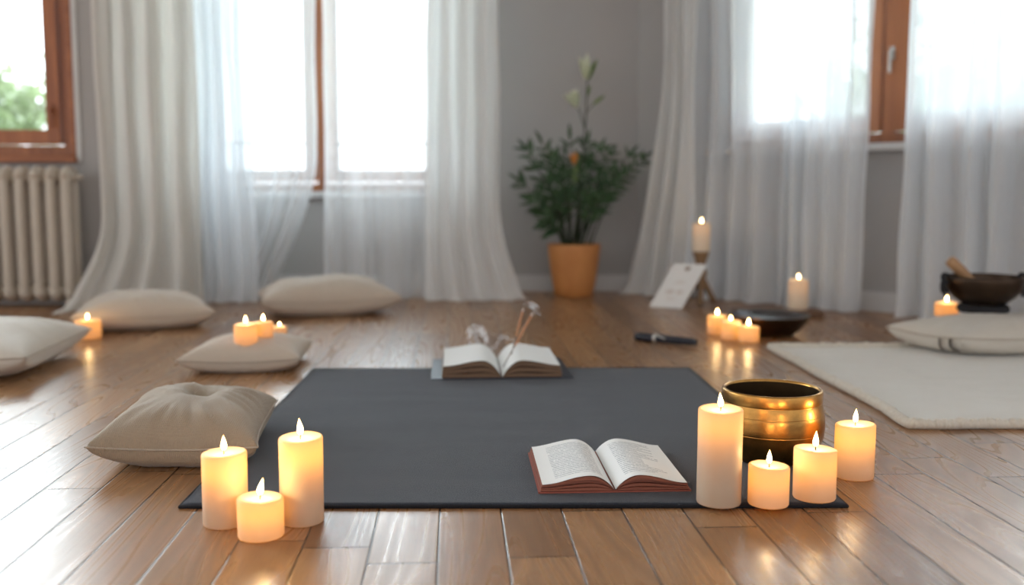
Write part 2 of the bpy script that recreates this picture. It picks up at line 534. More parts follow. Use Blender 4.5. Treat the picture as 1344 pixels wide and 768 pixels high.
def thing(name, label, cat, loc=(0, 0, 0), rotz=0, group=None):
    o = bpy.data.objects.new(name, None)
    COL.objects.link(o)
    o.empty_display_size = 0.05
    o.location = loc
    o.rotation_euler = (0, 0, rotz)
    return tag(o, label, cat, group)


def add_box(bm, lo, hi, mtx=None, mi=0, bevel=0):
    lo, hi = Vector(lo), Vector(hi)
    vs = [bm.verts.new((x, y, z)) for x in (lo.x, hi.x) for y in (lo.y, hi.y) for z in (lo.z, hi.z)]
    idx = [(0, 1, 3, 2), (4, 6, 7, 5), (0, 4, 5, 1), (2, 3, 7, 6), (0, 2, 6, 4), (1, 5, 7, 3)]
    fs = [bm.faces.new([vs[i] for i in f]) for f in idx]
    for f in fs:
        f.material_index = mi
    if bevel:
        es = list({e for f in fs for e in f.edges})
        r = bmesh.ops.bevel(bm, geom=es, offset=bevel, segments=2, affect='EDGES', profile=0.5)
        vs = list({v for f in r['faces'] for v in f.verts} | {v for v in vs if v.is_valid})
    if mtx is not None:
        bmesh.ops.transform(bm, matrix=mtx, verts=[v for v in vs if v.is_valid])
    return vs


def add_lathe(bm, prof, seg=40, mtx=None, mi=0, wob=None):
    """prof: list of (r, z); r==0 closes to a point"""
    rings = []
    allv = []
    for r, z in prof:
        if r <= 1e-7:
            v = bm.verts.new((0, 0, z))
            rings.append([v])
            allv.append(v)
        else:
            ring = []
            for k in range(seg):
                a = 2 * PI * k / seg
                rr, dz = r, 0
                if wob:
                    rr, dz = wob(a, r, z)
                    dz -= z
                v = bm.verts.new((rr * math.cos(a), rr * math.sin(a), z + dz))
                ring.append(v)
                allv.append(v)
            rings.append(ring)
    for a, b in zip(rings, rings[1:]):
        if len(a) == 1 and len(b) == 1:
            continue
        for k in range(seg):
            k2 = (k + 1) % seg
            if len(a) == 1:
                f = bm.faces.new((a[0], b[k2], b[k]))
            elif len(b) == 1:
                f = bm.faces.new((a[k], a[k2], b[0]))
            else:
                f = bm.faces.new((a[k], a[k2], b[k2], b[k]))
            f.material_index = mi
    if mtx is not None:
        bmesh.ops.transform(bm, matrix=mtx, verts=allv)
    return allv


def add_tube(bm, pts, rad, seg=8, closed=False, caps=True, mi=0):
    pts = [Vector(p) for p in pts]
    n = len(pts)
    if not isinstance(rad, (list, tuple)):
        rad = [rad] * n
    rings = []
    prev = None
    for i, p in enumerate(pts):
        if closed:
            t = pts[(i + 1) % n] - pts[i - 1]
        else:
            t = pts[min(i + 1, n - 1)] - pts[max(i - 1, 0)]
        t.normalize()
        if prev is None:
            ref = Vector((0, 0, 1)) if abs(t.z) < 0.9 else Vector((1, 0, 0))
            nx = t.cross(ref).normalized()
        else:
            nx = (prev - t * prev.dot(t)).normalized()
        prev = nx
        ny = t.cross(nx)
        rings.append([bm.verts.new(p + (nx * math.cos(2 * PI * k / seg) + ny * math.sin(2 * PI * k / seg)) * rad[i]) for k in range(seg)])
    pairs = list(zip(rings, rings[1:]))
    if closed:
        pairs.append((rings[-1], rings[0]))
    for a, b in pairs:
        for k in range(seg):
            k2 = (k + 1) % seg
            f = bm.faces.new((a[k], a[k2], b[k2], b[k]))
            f.material_index = mi
    if caps and not closed:
        bm.faces.new(list(reversed(rings[0]))).material_index = mi
        bm.faces.new(rings[-1]).material_index = mi


def axis_mtx(origin, direction):
    """matrix whose z axis points along direction"""
    q = Vector((0, 0, 1)).rotation_difference(Vector(direction).normalized())
    return Matrix.Translation(origin) @ q.to_matrix().to_4x4()


def bez(p0, p1, p2, n):
    p0, p1, p2 = Vector(p0), Vector(p1), Vector(p2)
    return [p0 * (1 - t) ** 2 + p1 * 2 * t * (1 - t) + p2 * t * t for t in (i / (n - 1) for i in range(n))]


def add_point(name, loc, power, col, radius, parent=None):
    li = bpy.data.lights.new(name, 'POINT')
    li.energy = power
    li.color = col
    li.shadow_soft_size = radius
    o = bpy.data.objects.new(name, li)
    COL.objects.link(o)
    o.location = loc
    if parent is not None:
        o.parent = parent
    return o


# ------------------------------------------------------------------ room shell
Y_BACK = 5.65
Y_LEFT = 5.0
X_RET = -1.93
CORNER = Vector((0.72, Y_BACK, 0))
DR = Vector((1.0, -0.95, 0)).normalized()
NR_OUT = Vector((-DR.y, DR.x, 0))      # away from the room
ZC = 2.75
YB = -2.2


def frame_mtx(origin, d, nout):
    return Matrix(((d.x, nout.x, 0, origin.x), (d.y, nout.y, 0, origin.y), (0, 0, 1, 0), (0, 0, 0, 1)))


def wall(name, origin, d, nout, length, openings, thick=0.18):
    bm = bmesh.new()
    mt = frame_mtx(origin, d, nout)
    u = 0.0
    for (u0, u1, z0, z1) in sorted(openings):
        add_box(bm, (u, 0, 0), (u0, thick, ZC), mt)
        add_box(bm, (u0, 0, 0), (u1, thick, z0), mt)
        add_box(bm, (u0, 0, z1), (u1, thick, ZC), mt)
        u = u1
    add_box(bm, (u, 0, 0), (length, thick, ZC), mt)
    bmesh.ops.recalc_face_normals(bm, faces=bm.faces)
    return obj(name, bm, M['wall'], kind='structure', smooth=False)


def baseboard(name, origin, d, nout, u0, u1, h=0.085):
    bm = bmesh.new()
    mt = frame_mtx(origin, d, nout)
    add_box(bm, (u0, -0.014, 0), (u1, 0, h), mt)
    add_box(bm, (u0, -0.010, h), (u1, 0, h + 0.008), mt)
    bmesh.ops.recalc_face_normals(bm, faces=bm.faces)
    return obj(name, bm, M['white_trim'], kind='structure', smooth=False)


# floor, ceiling
bm = bmesh.new()
add_box(bm, (-4.4, YB, -0.05), (5.2, Y_BACK + 0.18, 0))
obj('floor', bm, M['floor'], kind='structure', smooth=False)
bm = bmesh.new()
add_box(bm, (-4.4, YB, ZC), (5.2, Y_BACK + 0.18, ZC + 0.1))
obj('ceiling', bm, M['ceiling'], kind='structure', smooth=False)

# window openings (along each wall)
XW = Vector((1, 0, 0)); YO = Vector((0, 1, 0))
L_O = Vector((-4.4, Y_LEFT, 0))
LW = (0.55, 4.4 - 2.235, 0.755, 2.25)
wall('wall_left', L_O, XW, YO, 4.4 + X_RET, [LW])
wall('wall_return', Vector((X_RET, Y_LEFT, 0)), YO, Vector((-1, 0, 0)), Y_BACK - Y_LEFT + 0.18, [], 0.16)
B_O = Vector((X_RET, Y_BACK, 0))
bx0, bx1 = V(266, 228, Y_BACK).x, V(590, 228, Y_BACK).x
BW = (bx0 - X_RET, bx1 - X_RET, 0.575, 2.30)
wall('wall_back', B_O, XW, YO, CORNER.x - X_RET + 0.1, [BW])
RW = (0.565, 2.62, 0.80, 2.30)
wall('wall_right', CORNER, DR, NR_OUT, 4.6, [RW])
baseboard('baseboard_left', L_O, XW, YO, 0, 4.4 + X_RET)
baseboard('baseboard_back', B_O, XW, YO, 0, CORNER.x - X_RET)
baseboard('baseboard_right', CORNER, DR, NR_OUT, 0, 4.6)


def window(name, origin, d, nout, op, posts, setback, fw, sw, sill_mat, sill_out, handles=(), wood_sill=False, sill_left=0.05):
    """casement window: outer frame, a sash with a pane between each pair of posts"""
    u0, u1, z0, z1 = op
    mt = frame_mtx(origin, d, nout)
    root = bpy.data.objects.new(name, None)
    COL.objects.link(root)
    root['kind'] = 'structure'
    y0, y1 = setback, setback + 0.07
    bm = bmesh.new()
    add_box(bm, (u0, y0, z0), (u0 + fw, y1, z1), mt)
    add_box(bm, (u1 - fw, y0, z0), (u1, y1, z1), mt)
    for p in posts:
        add_box(bm, (p - fw * 0.55, y0 - 0.004, z0 + fw), (p + fw * 0.55, y1, z1 - fw), mt)
    add_box(bm, (u0 + fw, y0, z0), (u1 - fw, y1, z0 + fw), mt)
    add_box(bm, (u0 + fw, y0, z1 - fw), (u1 - fw, y1, z1), mt)
    bmesh.ops.recalc_face_normals(bm, faces=bm.faces)
    obj('window_frame', bm, M['frame_wood'], root, smooth=False)
    edges = [u0 + fw] + [x for p in posts for x in (p - fw * 0.55, p + fw * 0.55)] + [u1 - fw]
    for a, b in zip(edges[0::2], edges[1::2]):
        g = 0.004
        a2, b2, c2, d2 = a + g, b - g, z0 + fw + g, z1 - fw - g
        bm = bmesh.new()
        ya, yb = y0 - 0.022, y0 + 0.045
        add_box(bm, (a2, ya, c2), (a2 + sw, yb, d2), mt, bevel=0.004)
        add_box(bm, (b2 - sw, ya, c2), (b2, yb, d2), mt, bevel=0.004)
        add_box(bm, (a2 + sw, ya + 0.001, c2), (b2 - sw, yb, c2 + sw), mt)
        add_box(bm, (a2 + sw, ya + 0.001, d2 - sw), (b2 - sw, yb, d2), mt)
        # light glazing bead round the pane
        for q in ((a2 + sw, c2 + sw, a2 + sw + 0.010, d2 - sw), (b2 - sw - 0.010, c2 + sw, b2 - sw, d2 - sw),
                  (a2 + sw, c2 + sw, b2 - sw, c2 + sw + 0.010)):
            add_box(bm, (q[0], ya + 0.012, q[1]), (q[2], ya + 0.03, q[3]), mt)
        bmesh.ops.recalc_face_normals(bm, faces=bm.faces)
        s = obj('sash', bm, M['frame_wood'], root, smooth=False)
        bm = bmesh.new()
        add_box(bm, (a2 + sw, y0 + 0.012, c2 + sw), (b2 - sw, y0 + 0.016, d2 - sw), mt)
        bmesh.ops.recalc_face_normals(bm, faces=bm.faces)
        obj('pane', bm, M['glass'], s, smooth=False)
    for (hu, hz, hm) in handles:
        bm = bmesh.new()
        add_box(bm, (hu - 0.010, y0 - 0.030, hz - 0.03), (hu + 0.010, y0 - 0.022, hz + 0.03), mt, bevel=0.003)
        add_box(bm, (hu - 0.006, y0 - 0.050, hz - 0.006), (hu + 0.006, y0 - 0.028, hz + 0.006), mt)
        add_box(bm, (hu - 0.007, y0 - 0.058, hz - 0.095), (hu + 0.007, y0 - 0.046, hz + 0.008), mt, bevel=0.004)
        obj('window_handle', bm, hm, root, smooth=False)
    bm = bmesh.new()
    if wood_sill:
        add_box(bm, (u0 - 0.03, -sill_out, z0 - 0.035), (u1 + 0.03, y0 + 0.01, z0), mt, bevel=0.006)
        add_box(bm, (u1, -0.016, z0), (u1 + 0.026, y0, z1), mt, bevel=0.004)
        add_box(bm, (u0 - 0.026, -0.016, z0), (u0, y0, z1), mt, bevel=0.004)
    else:
        add_box(bm, (u0 - sill_left, -sill_out, z0 - 0.035), (u1 + 0.05, y0 + 0.01, z0), mt, bevel=0.006)
    bmesh.ops.recalc_face_normals(bm, faces=bm.faces)
    obj('window_sill', bm, sill_mat, root, smooth=False)
    return root


lw_handle = V(68, 152, Y_LEFT).x + 4.4
w1 = window('window_1', L_O, XW, YO, LW, [1.02], 0.03, 0.052, 0.066, M['frame_wood_x'], 0.035, [(lw_handle, 0.99, M['frame_wood'])], wood_sill=True)
# white plaster edge beside the left window
bm = bmesh.new()
mt = frame_mtx(L_O, XW, YO)
add_box(bm, (LW[1] + 0.028, -0.012, LW[2] - 0.03), (LW[1] + 0.052, 0.0, LW[3]), mt)
obj('trim_1', bm, M['white_trim'], kind='structure', smooth=False)
px_m = V(421, 200, Y_BACK).x - X_RET
window('window_2', B_O, XW, YO, BW, [px_m], 0.05, 0.05, 0.060, M['white_trim'], 0.05)


def u_right(px):
    k = (px - 672) / F * (1 + 0) / 1.0
    # crossing of the vertical plane through px with the right wall
    r = ray(px, 150)
    k = r.x / r.y
    return (k * CORNER.y - CORNER.x) / (DR.x - k * DR.y)


ur = u_right(1164)
window('window_3', CORNER, DR, NR_OUT, RW, [ur - 0.012], 0.05, 0.052, 0.070, M['white_trim'], 0.06, [(ur + 0.006, 1.22, M['metal'])], sill_left=0.28)

# ------------------------------------------------------------------ outside
bm = bmesh.new()
add_box(bm, (-30, Y_BACK + 1.2, -0.6), (40, 45, -0.5))
obj('ground', bm, M['grass'], kind='structure', smooth=False)

def tree(label, cx, cy, cz, rx, rz, n, seed, leaf=0.10):
    rnd = random.Random(seed)
    root = thing('garden_tree', label, 'tree', (cx, cy, -0.5), group='trees outside the windows')
    bm = bmesh.new()
    add_tube(bm, bez((0, 0, 0), (0.1, 0, cz * 0.5), (0, 0, cz + 0.5), 8), [0.13, 0.12, 0.11, 0.1, 0.09, 0.08, 0.06, 0.04], 8)
    for k in range(7):
        a = rnd.uniform(0, 2 * PI)
        add_tube(bm, bez((0, 0, cz * 0.55 + 0.5), (math.cos(a) * rx * 0.3, math.sin(a) * rx * 0.3, cz + 0.2), (math.cos(a) * rx * 0.8, math.sin(a) * rx * 0.8, cz + 0.5 + rnd.uniform(0, rz * 0.7)), 6), [0.05, 0.045, 0.04, 0.03, 0.02, 0.01], 6)
    obj('trunk', bm, M['tree_bark'], root)
    bm = bmesh.new()
    clumps = [(Vector((rnd.gauss(0, .5) * rx, rnd.gauss(0, .5) * rx, cz + 0.5 + rnd.gauss(0, .42) * rz)), rnd.uniform(.18, .42) * rx) for _ in range(38)]
    for k in range(n):
        c, r = rnd.choice(clumps)
        p = c + Vector((rnd.gauss(0, .5), rnd.gauss(0, .5), rnd.gauss(0, .5))) * r
        d = Vector((rnd.uniform(-1, 1), rnd.uniform(-1, 1), rnd.uniform(-1, .6))).normalized()
        s = d.cross(Vector((rnd.uniform(-1, 1), rnd.uniform(-1, 1), rnd.uniform(-1, 1)))).normalized()
        l = leaf * rnd.uniform(.7, 1.3)
        vs = [bm.verts.new(p), bm.verts.new(p + d * l * .5 + s * l * .28), bm.verts.new(p + d * l), bm.verts.new(p + d * l * .5 - s * l * .28)]
        bm.faces.new(vs)
    obj('crown', bm, M['tree_leaf'], root)
    return root

tree('pale green leafy tree seen through the uncurtained left window', -6.6, 12.2, 1.48, 1.25, 0.85, 5200, 3, 0.13)
tree('hazy green tree behind the far right window pane', 5.7, 10.6, 1.5, 1.3, 0.95, 4200, 8, 0.13)
tree('pale tree behind the middle of the right window beside the wooden post', 5.6, 16.5, 2.1, 1.5, 1.1, 2600, 11, 0.13)

# balcony rail outside the back window
rail = thing('balcony_railing', 'thin dark balcony railing outside the curtained back window', 'railing', (-1.1, Y_BACK + 1.0, -0.5))
bm = bmesh.new()
for z in (1.36 + .04, 1.22):
    add_tube(bm, [(-1.6, 0, z), (1.6, 0, z)], 0.012 if z > 1.3 else 0.008, 8)
obj('rail', bm, M['dark_metal'], rail)
for k in range(9):
    bm = bmesh.new()
    add_tube(bm, [(-1.6 + k * 0.4, 0, 0.0), (-1.6 + k * 0.4, 0, 1.40)], 0.008, 6)
    obj('baluster', bm, M['dark_metal'], rail)


# ------------------------------------------------------------------ curtains
def curtain(name, label, t0, t1, b0, b1, folds, amp, mat, seed, pool=0.06, flare=2.6, top=2.45, group=None, edge_l=None, edge_r=None, bulge=0.0):
    rnd = random.Random(seed)
    t0, t1, b0, b1 = (Vector((*q, 0)) for q in (t0, t1, b0, b1))
    ns, nv = max(48, int(folds * 22)), 54
    # uneven folds
    widths = [rnd.uniform(0.6, 1.5) for _ in range(int(folds) + 2)]
    tot = sum(widths[:int(folds) + 1])
    acc = [0]
    for w in widths:
        acc.append(acc[-1] + w / tot)

    def phase(s):
        for i in range(len(acc) - 1):
            if s <= acc[i + 1] or i == len(acc) - 2:
                return i + (s - acc[i]) / (acc[i + 1] - acc[i])
    fa = [rnd.uniform(0.65, 1.3) for _ in range(len(acc) + 2)]
    out = ((t1 - t0).cross(Vector((0, 0, 1)))).normalized()
    if out.y > 0:
        out = -out          # towards the room
    bm = bmesh.new()
    rows = []
    for j in range(nv + 1):
        v = j / nv
        row = []
        for i in range(ns + 1):
            s = i / ns
            hz = top * (1 - v)
            w = max(0.0, v) ** flare
            wl = w if edge_l is None else edge_l(hz)
            wr = w if edge_r is None else edge_r(hz)
            a = t0.lerp(b0, wl)
            b = t1.lerp(b1, wr)
            p = a.lerp(b, s)
            ph = phase(s)
            k = int(ph)
            am = amp * (fa[k] * (1 - (ph - k)) + fa[k + 1] * (ph - k))
            sway = 0.35 * noise.noise(Vector((s * 3.0, hz * 0.9, seed)))
            f1 = math.sin(2 * PI * (ph + sway * 0.35))
            f2 = math.sin(2 * PI * (ph * 2.17 + 0.3 + sway)) * 0.12
            f1 = math.copysign(abs(f1) ** 0.8, f1)
            dd = am * (0.55 + 0.65 * v) * (f1 + f2) + 0.03 * noise.noise(Vector((s * 4, hz * 1.4, seed + 9.1)))
            # bulge of the hanging cloth
            dd += bulge * math.sin(PI * min(1, max(0, v))) * 0.5
            p = p + out * dd
            # cloth shifts sideways a little within each fold
            p += (b - a).normalized() * (0.012 * noise.noise(Vector((s * 9, hz * 2.2, seed + 3.3))))
            p.z = hz
            if v > 0.94 and pool > 0:
                q = min(1.0, (v - 0.94) / 0.06)
                extra = pool * (0.7 + 0.6 * noise.noise(Vector((s * 6, 1.7, seed))))
                p += out * extra * q * q
                p.z = max(0.006 + 0.012 * (1 + math.sin(s * folds * 9 + q * 3)) * (1 - q), top * 0.06 * (1 - q) ** 1.8)
            p.z = max(p.z, 0.004)
            row.append(bm.verts.new(p))
        rows.append(row)
    for a, b in zip(rows, rows[1:]):
        for i in range(ns):
            bm.faces.new((a[i], a[i + 1], b[i + 1], b[i]))
    o = obj(name, bm, mat)
    return tag(o, label, 'curtain', group)


def at(px, Y):
    """plan position (x, y) at depth Y under image column px (mid height)"""
    p = V(px, 255, Y)
    return (p.x, p.y)


GC = 'floor length curtains'
def e_left(h):      # cream drape sweeping out to the left near the floor
    return 0.0 if h > 0.48 else ((0.48 - h) / 0.48) ** 2.2
curtain('curtain', 'opaque cream curtain at far left beside the radiator, hem trailing to the left', at(131, 4.86), at(262, 5.0), at(62, 4.60), at(262, 4.92), 3, 0.040, M['cur_cream'], 5, 0.10, 2.0, group=GC, edge_l=e_left)
def e_b(h):         # right edge of the left sheer is drawn back towards the bottom
    if h > 0.75: return 0.0
    return ((0.75 - h) / 0.75) ** 1.6
curtain('curtain', 'sheer white curtain over the left half of the back window, swept left at the hem', at(228, 5.26), at(417, 5.26), at(222, 5.22), at(345, 5.18), 4, 0.034, M['cur_sheer'], 12, 0.08, 2.0, group=GC, edge_r=e_b)
curtain('curtain', 'narrow denser white curtain fold hanging between cream drape and left window pane', at(264, 5.06), at(330, 5.07), at(266, 5.05), at(335, 5.03), 2, 0.026, M['cur_mid'], 21, 0.06, 2.0, group=GC)
curtain('curtain', 'sheer white curtain over the right half of the back window, right of the wooden mullion', at(428, 5.24), at(580, 5.26), at(424, 5.2), at(592, 5.2), 3, 0.030, M['cur_sheer'], 33, 0.07, 2.0, group=GC)
def e_d(h):
    return 0.0 if h > 0.55 else ((0.55 - h) / 0.55) ** 2.2
curtain('curtain', 'thick white curtain between the back window and the bare grey wall', at(562, 5.16), at(655, 5.2), at(556, 5.12), at(694, 5.16), 3, 0.034, M['cur_white'], 47, 0.09, 2.0, group=GC, edge_r=e_d)


def atR(px, off):
    """plan position on a line parallel to the right wall, `off` inside it"""
    u = None
    r = ray(px, 255)
    k = r.x / r.y
    o = CORNER - NR_OUT * off
    u = (k * o.y - o.x) / (DR.x - k * DR.y)
    p = o + DR * u
    return (p.x, p.y)


def e_e(h):
    return 0.0 if h > 1.45 else ((1.45 - h) / 1.45) ** 1.9
curtain('curtain', 'cream curtain at the left end of the right window, next to the corner', atR(868, 0.16), atR(910, 0.16), atR(820, 0.17), atR(910, 0.16), 2, 0.034, M['cur_white'], 58, 0.07, 2.0, group=GC, edge_l=e_e)
curtain('curtain', 'wide sheer curtain left of the right window post', atR(904, 0.10), atR(1044, 0.10), atR(904, 0.10), atR(1046, 0.10), 4, 0.040, M['cur_mid'], 64, 0.05, 2.0, group=GC)
curtain('curtain', 'narrow sheer curtain hanging directly left of the bare wooden window post', atR(1036, 0.17), atR(1143, 0.17), atR(1036, 0.17), atR(1134, 0.17), 3, 0.036, M['cur_mid'], 73, 0.03, 1.0, group=GC)
curtain('curtain', 'sheer curtain at far right, right of the bare wooden window post', atR(1184, 0.13), atR(1400, 0.13), atR(1186, 0.15), atR(1400, 0.13), 4, 0.042, M['cur_mid'], 85, 0.05, 1.0, group=GC)


# ------------------------------------------------------------------ radiator
rx1 = V(94, 300, 4.86).x
rad = thing('radiator', 'cream cast iron column radiator under the left window', 'radiator', (rx1, 4.86, 0))
PITCH = size(20, V(94, 300, 4.86))
for k in range(8):
    bm = bmesh.new()
    x = -k * PITCH
    for dy in (-0.045, 0.045):
        add_tube(bm, [(x, dy, 0.05), (x, dy, 0.09), (x, dy, 0.35), (x, dy, 0.62), (x, dy, 0.655)], [0.021, 0.0235, 0.0235, 0.0235, 0.021], 12)
    # rounded head and foot joining the two columns
    for z, r in ((0.655, 0.034), (0.07, 0.034)):
        vs = bmesh.ops.create_uvsphere(bm, u_segments=16, v_segments=10, radius=1)['verts']
        bmesh.ops.transform(bm, matrix=Matrix.Translation((x, 0, z)) @ Matrix.Diagonal((0.033, 0.078, 0.046, 1)), verts=vs)
    if k in (0, 7):
        add_tube(bm, [(x, -0.045, 0.0), (x, -0.045, 0.07)], [0.024, 0.018], 10)
        add_tube(bm, [(x, 0.045, 0.0), (x, 0.045, 0.07)], [0.024, 0.018], 10)
    obj('radiator_column', bm, M['radiator'], rad)
for z in (0.64, 0.085):
    bm = bmesh.new()
    add_tube(bm, [(-7 * PITCH, 0, z), (0.0, 0, z)], 0.026, 12)
    obj('header_pipe', bm, M['radiator'], rad)
bm = bmesh.new()
add_tube(bm, [(0.0, 0, 0.645), (0.038, 0, 0.645)], 0.020, 12)
add_tube(bm, [(0.038, 0, 0.645), (0.066, 0, 0.645)], [0.014, 0.012], 10)
obj('valve', bm, M['radiator'], rad)


# ------------------------------------------------------------------ candles
LIGHTS = []


def candle(label, px, base_py, wpx, top_py, z0=0.0, lit=True, flame=1.0, lean=0.0, glow=1.0, group='lit pillar candles', name='pillar_candle', base=None, wax='wax'):
    """px, base_py: the front foot of the candle; wpx its width; top_py the middle of its top"""
    if base is None:
        f = G(px, base_py, z0)
        r = size(wpx, f + Vector((0, 0.03, 0))) / 2
        c = f + Vector((0, r, 0))
        c.x = V(px, base_py, c.y).x
    else:
        c = Vector(base)
        r = size(wpx, c) / 2
    hgt = V(px, top_py, c.y).z - z0
    rnd = random.Random(int(px * 7 + base_py))
    t = thing(name, label, 'candle', c, rnd.uniform(0, 6.28), group)
    bm = bmesh.new()
    b = 0.0035
    prof = [(0, 0), (r - b, 0), (r - b * .3, b * .3), (r, b), (r * 1.0, hgt * 0.2), (r * 1.0, hgt * 0.4), (r, hgt * 0.6), (r, hgt * 0.8), (r, hgt - b), (r - b * .3, hgt - b * .3), (r - b, hgt),
            (r * .80, hgt - 0.0015), (r * .55, hgt - 0.0035), (r * .2, hgt - 0.0045), (0, hgt - 0.0045)]
    ph = rnd.uniform(0, 6)
    tilt = rnd.uniform(0.4, 1.0) * 0.0012

    def wob(a, rr, z):
        k = 1 + 0.006 * math.sin(3 * a + ph + z * 20)
        return rr * k, z + (tilt * math.cos(a - ph) * (z / hgt) ** 4 * rr / r * 2)
    add_lathe(bm, prof, 48, wob=wob)
    bmesh.ops.recalc_face_normals(bm, faces=bm.faces)
    sharp(obj('wax_body', bm, M[wax], t), 60)
    zt = hgt - 0.0045
    bm = bmesh.new()
    add_tube(bm, [(0, 0, zt - 0.003), (0.0004, 0, zt + 0.006), (0.0016, 0, zt + 0.012)], 0.0011, 8)
    obj('wick', bm, M['wick'], t)
    if lit:
        fh = 0.029 * flame
        fr = 0.0050 * flame ** 0.6
        # lean is a sideways offset of the tip, turned into the candle's own axes
        rz = t.rotation_euler.z
        lx, ly = lean * math.cos(-rz), lean * math.sin(-rz)
        bm = bmesh.new()
        z1 = zt + 0.006
        prof = [(0, 0), (.45, .05), (.80, .14), (1.0, .27), (.93, .40), (.72, .56), (.45, .73), (.2, .88), (0, 1.0)]
        vs = add_lathe(bm, [(a * fr, q * fh) for a, q in prof], 16)
        for v in vs:
            q = v.co.z / fh
            v.co.x += lx * q * q
            v.co.y += ly * q * q
            v.co.z += z1
        bmesh.ops.recalc_face_normals(bm, faces=bm.faces)
        obj('flame', bm, M['flame'], t)
        ww = (1.0, 0.62, 0.27)
        add_point('candle_flame_light', (lx * .2, ly * .2, z1 + fh * 0.45), 0.095 * flame, ww, 0.004, t)
        add_point('added_wax_glow_light', (0, 0, hgt - min(0.026, hgt * 0.27)), GLOW_W * glow * (r / 0.038) ** 2 * min(1.0, 0.45 + hgt * 5.0), (1.0, 0.68, 0.33), 0.012, t)  # added lamp hidden in the wax shell, stands in for scattered flame light
    return c, r, hgt


GLOW_W = 0.086
FL = 'candle cluster at the front left corner of the mat'
candle('medium height lit pillar candle, leftmost of the three in the left foreground', 297, 697, 58, 593, glow=1.0, flame=.95, group=FL)
candle('tallest lit pillar candle of the left foreground trio, standing on the mat', 397, 694, 57, 573, glow=1.1, flame=1.05, lean=-0.002, group=FL, z0=0.0)
candle('short squat lit candle at the front of the left foreground trio', 343, 714, 60, 652, glow=1.15, flame=1.05, lean=0.006, group=FL)
FR = 'candle cluster at the front right corner of the mat'
MZ = 0.0065
candle('tall thick lit pillar candle left of the brass bowl, tallest in the photo', 943, 669, 58, 536, z0=MZ, glow=0.75, flame=.95, lean=-0.002, group=FR)
candle('shortest lit candle directly in front of the brass bowl', 1008, 670, 53, 610, z0=MZ, glow=0.9, flame=.9, group=FR)
candle('mid height lit candle at the right front of the brass bowl', 1068, 662, 55, 588, z0=MZ, glow=0.9, flame=1.05, lean=0.001, group=FR)
candle('lit candle standing on bare floor right of the brass bowl', 1120, 633, 51, 556, glow=0.9, flame=1.0, lean=0.001, group=FR)
BR = 'small lit candles beside the shallow dark bowl'
candle('small lit candle, leftmost and furthest back of the three beside the shallow bowl', 941, 440, 26, 414, glow=.8, flame=1.0, group=BR)
candle('small lit candle in the middle of the three beside the shallow bowl', 958.5, 447, 27, 421, glow=.8, flame=.7, group=BR)
candle('small lit candle, rightmost and nearest of the three beside the shallow bowl', 982, 450, 28, 428, glow=.8, flame=1.05, group=BR)
candle('small lit candle on the floor between the two cushions at far left', 116, 446, 33, 420, glow=.7, flame=.9, group='small lit candle by the left cushions')


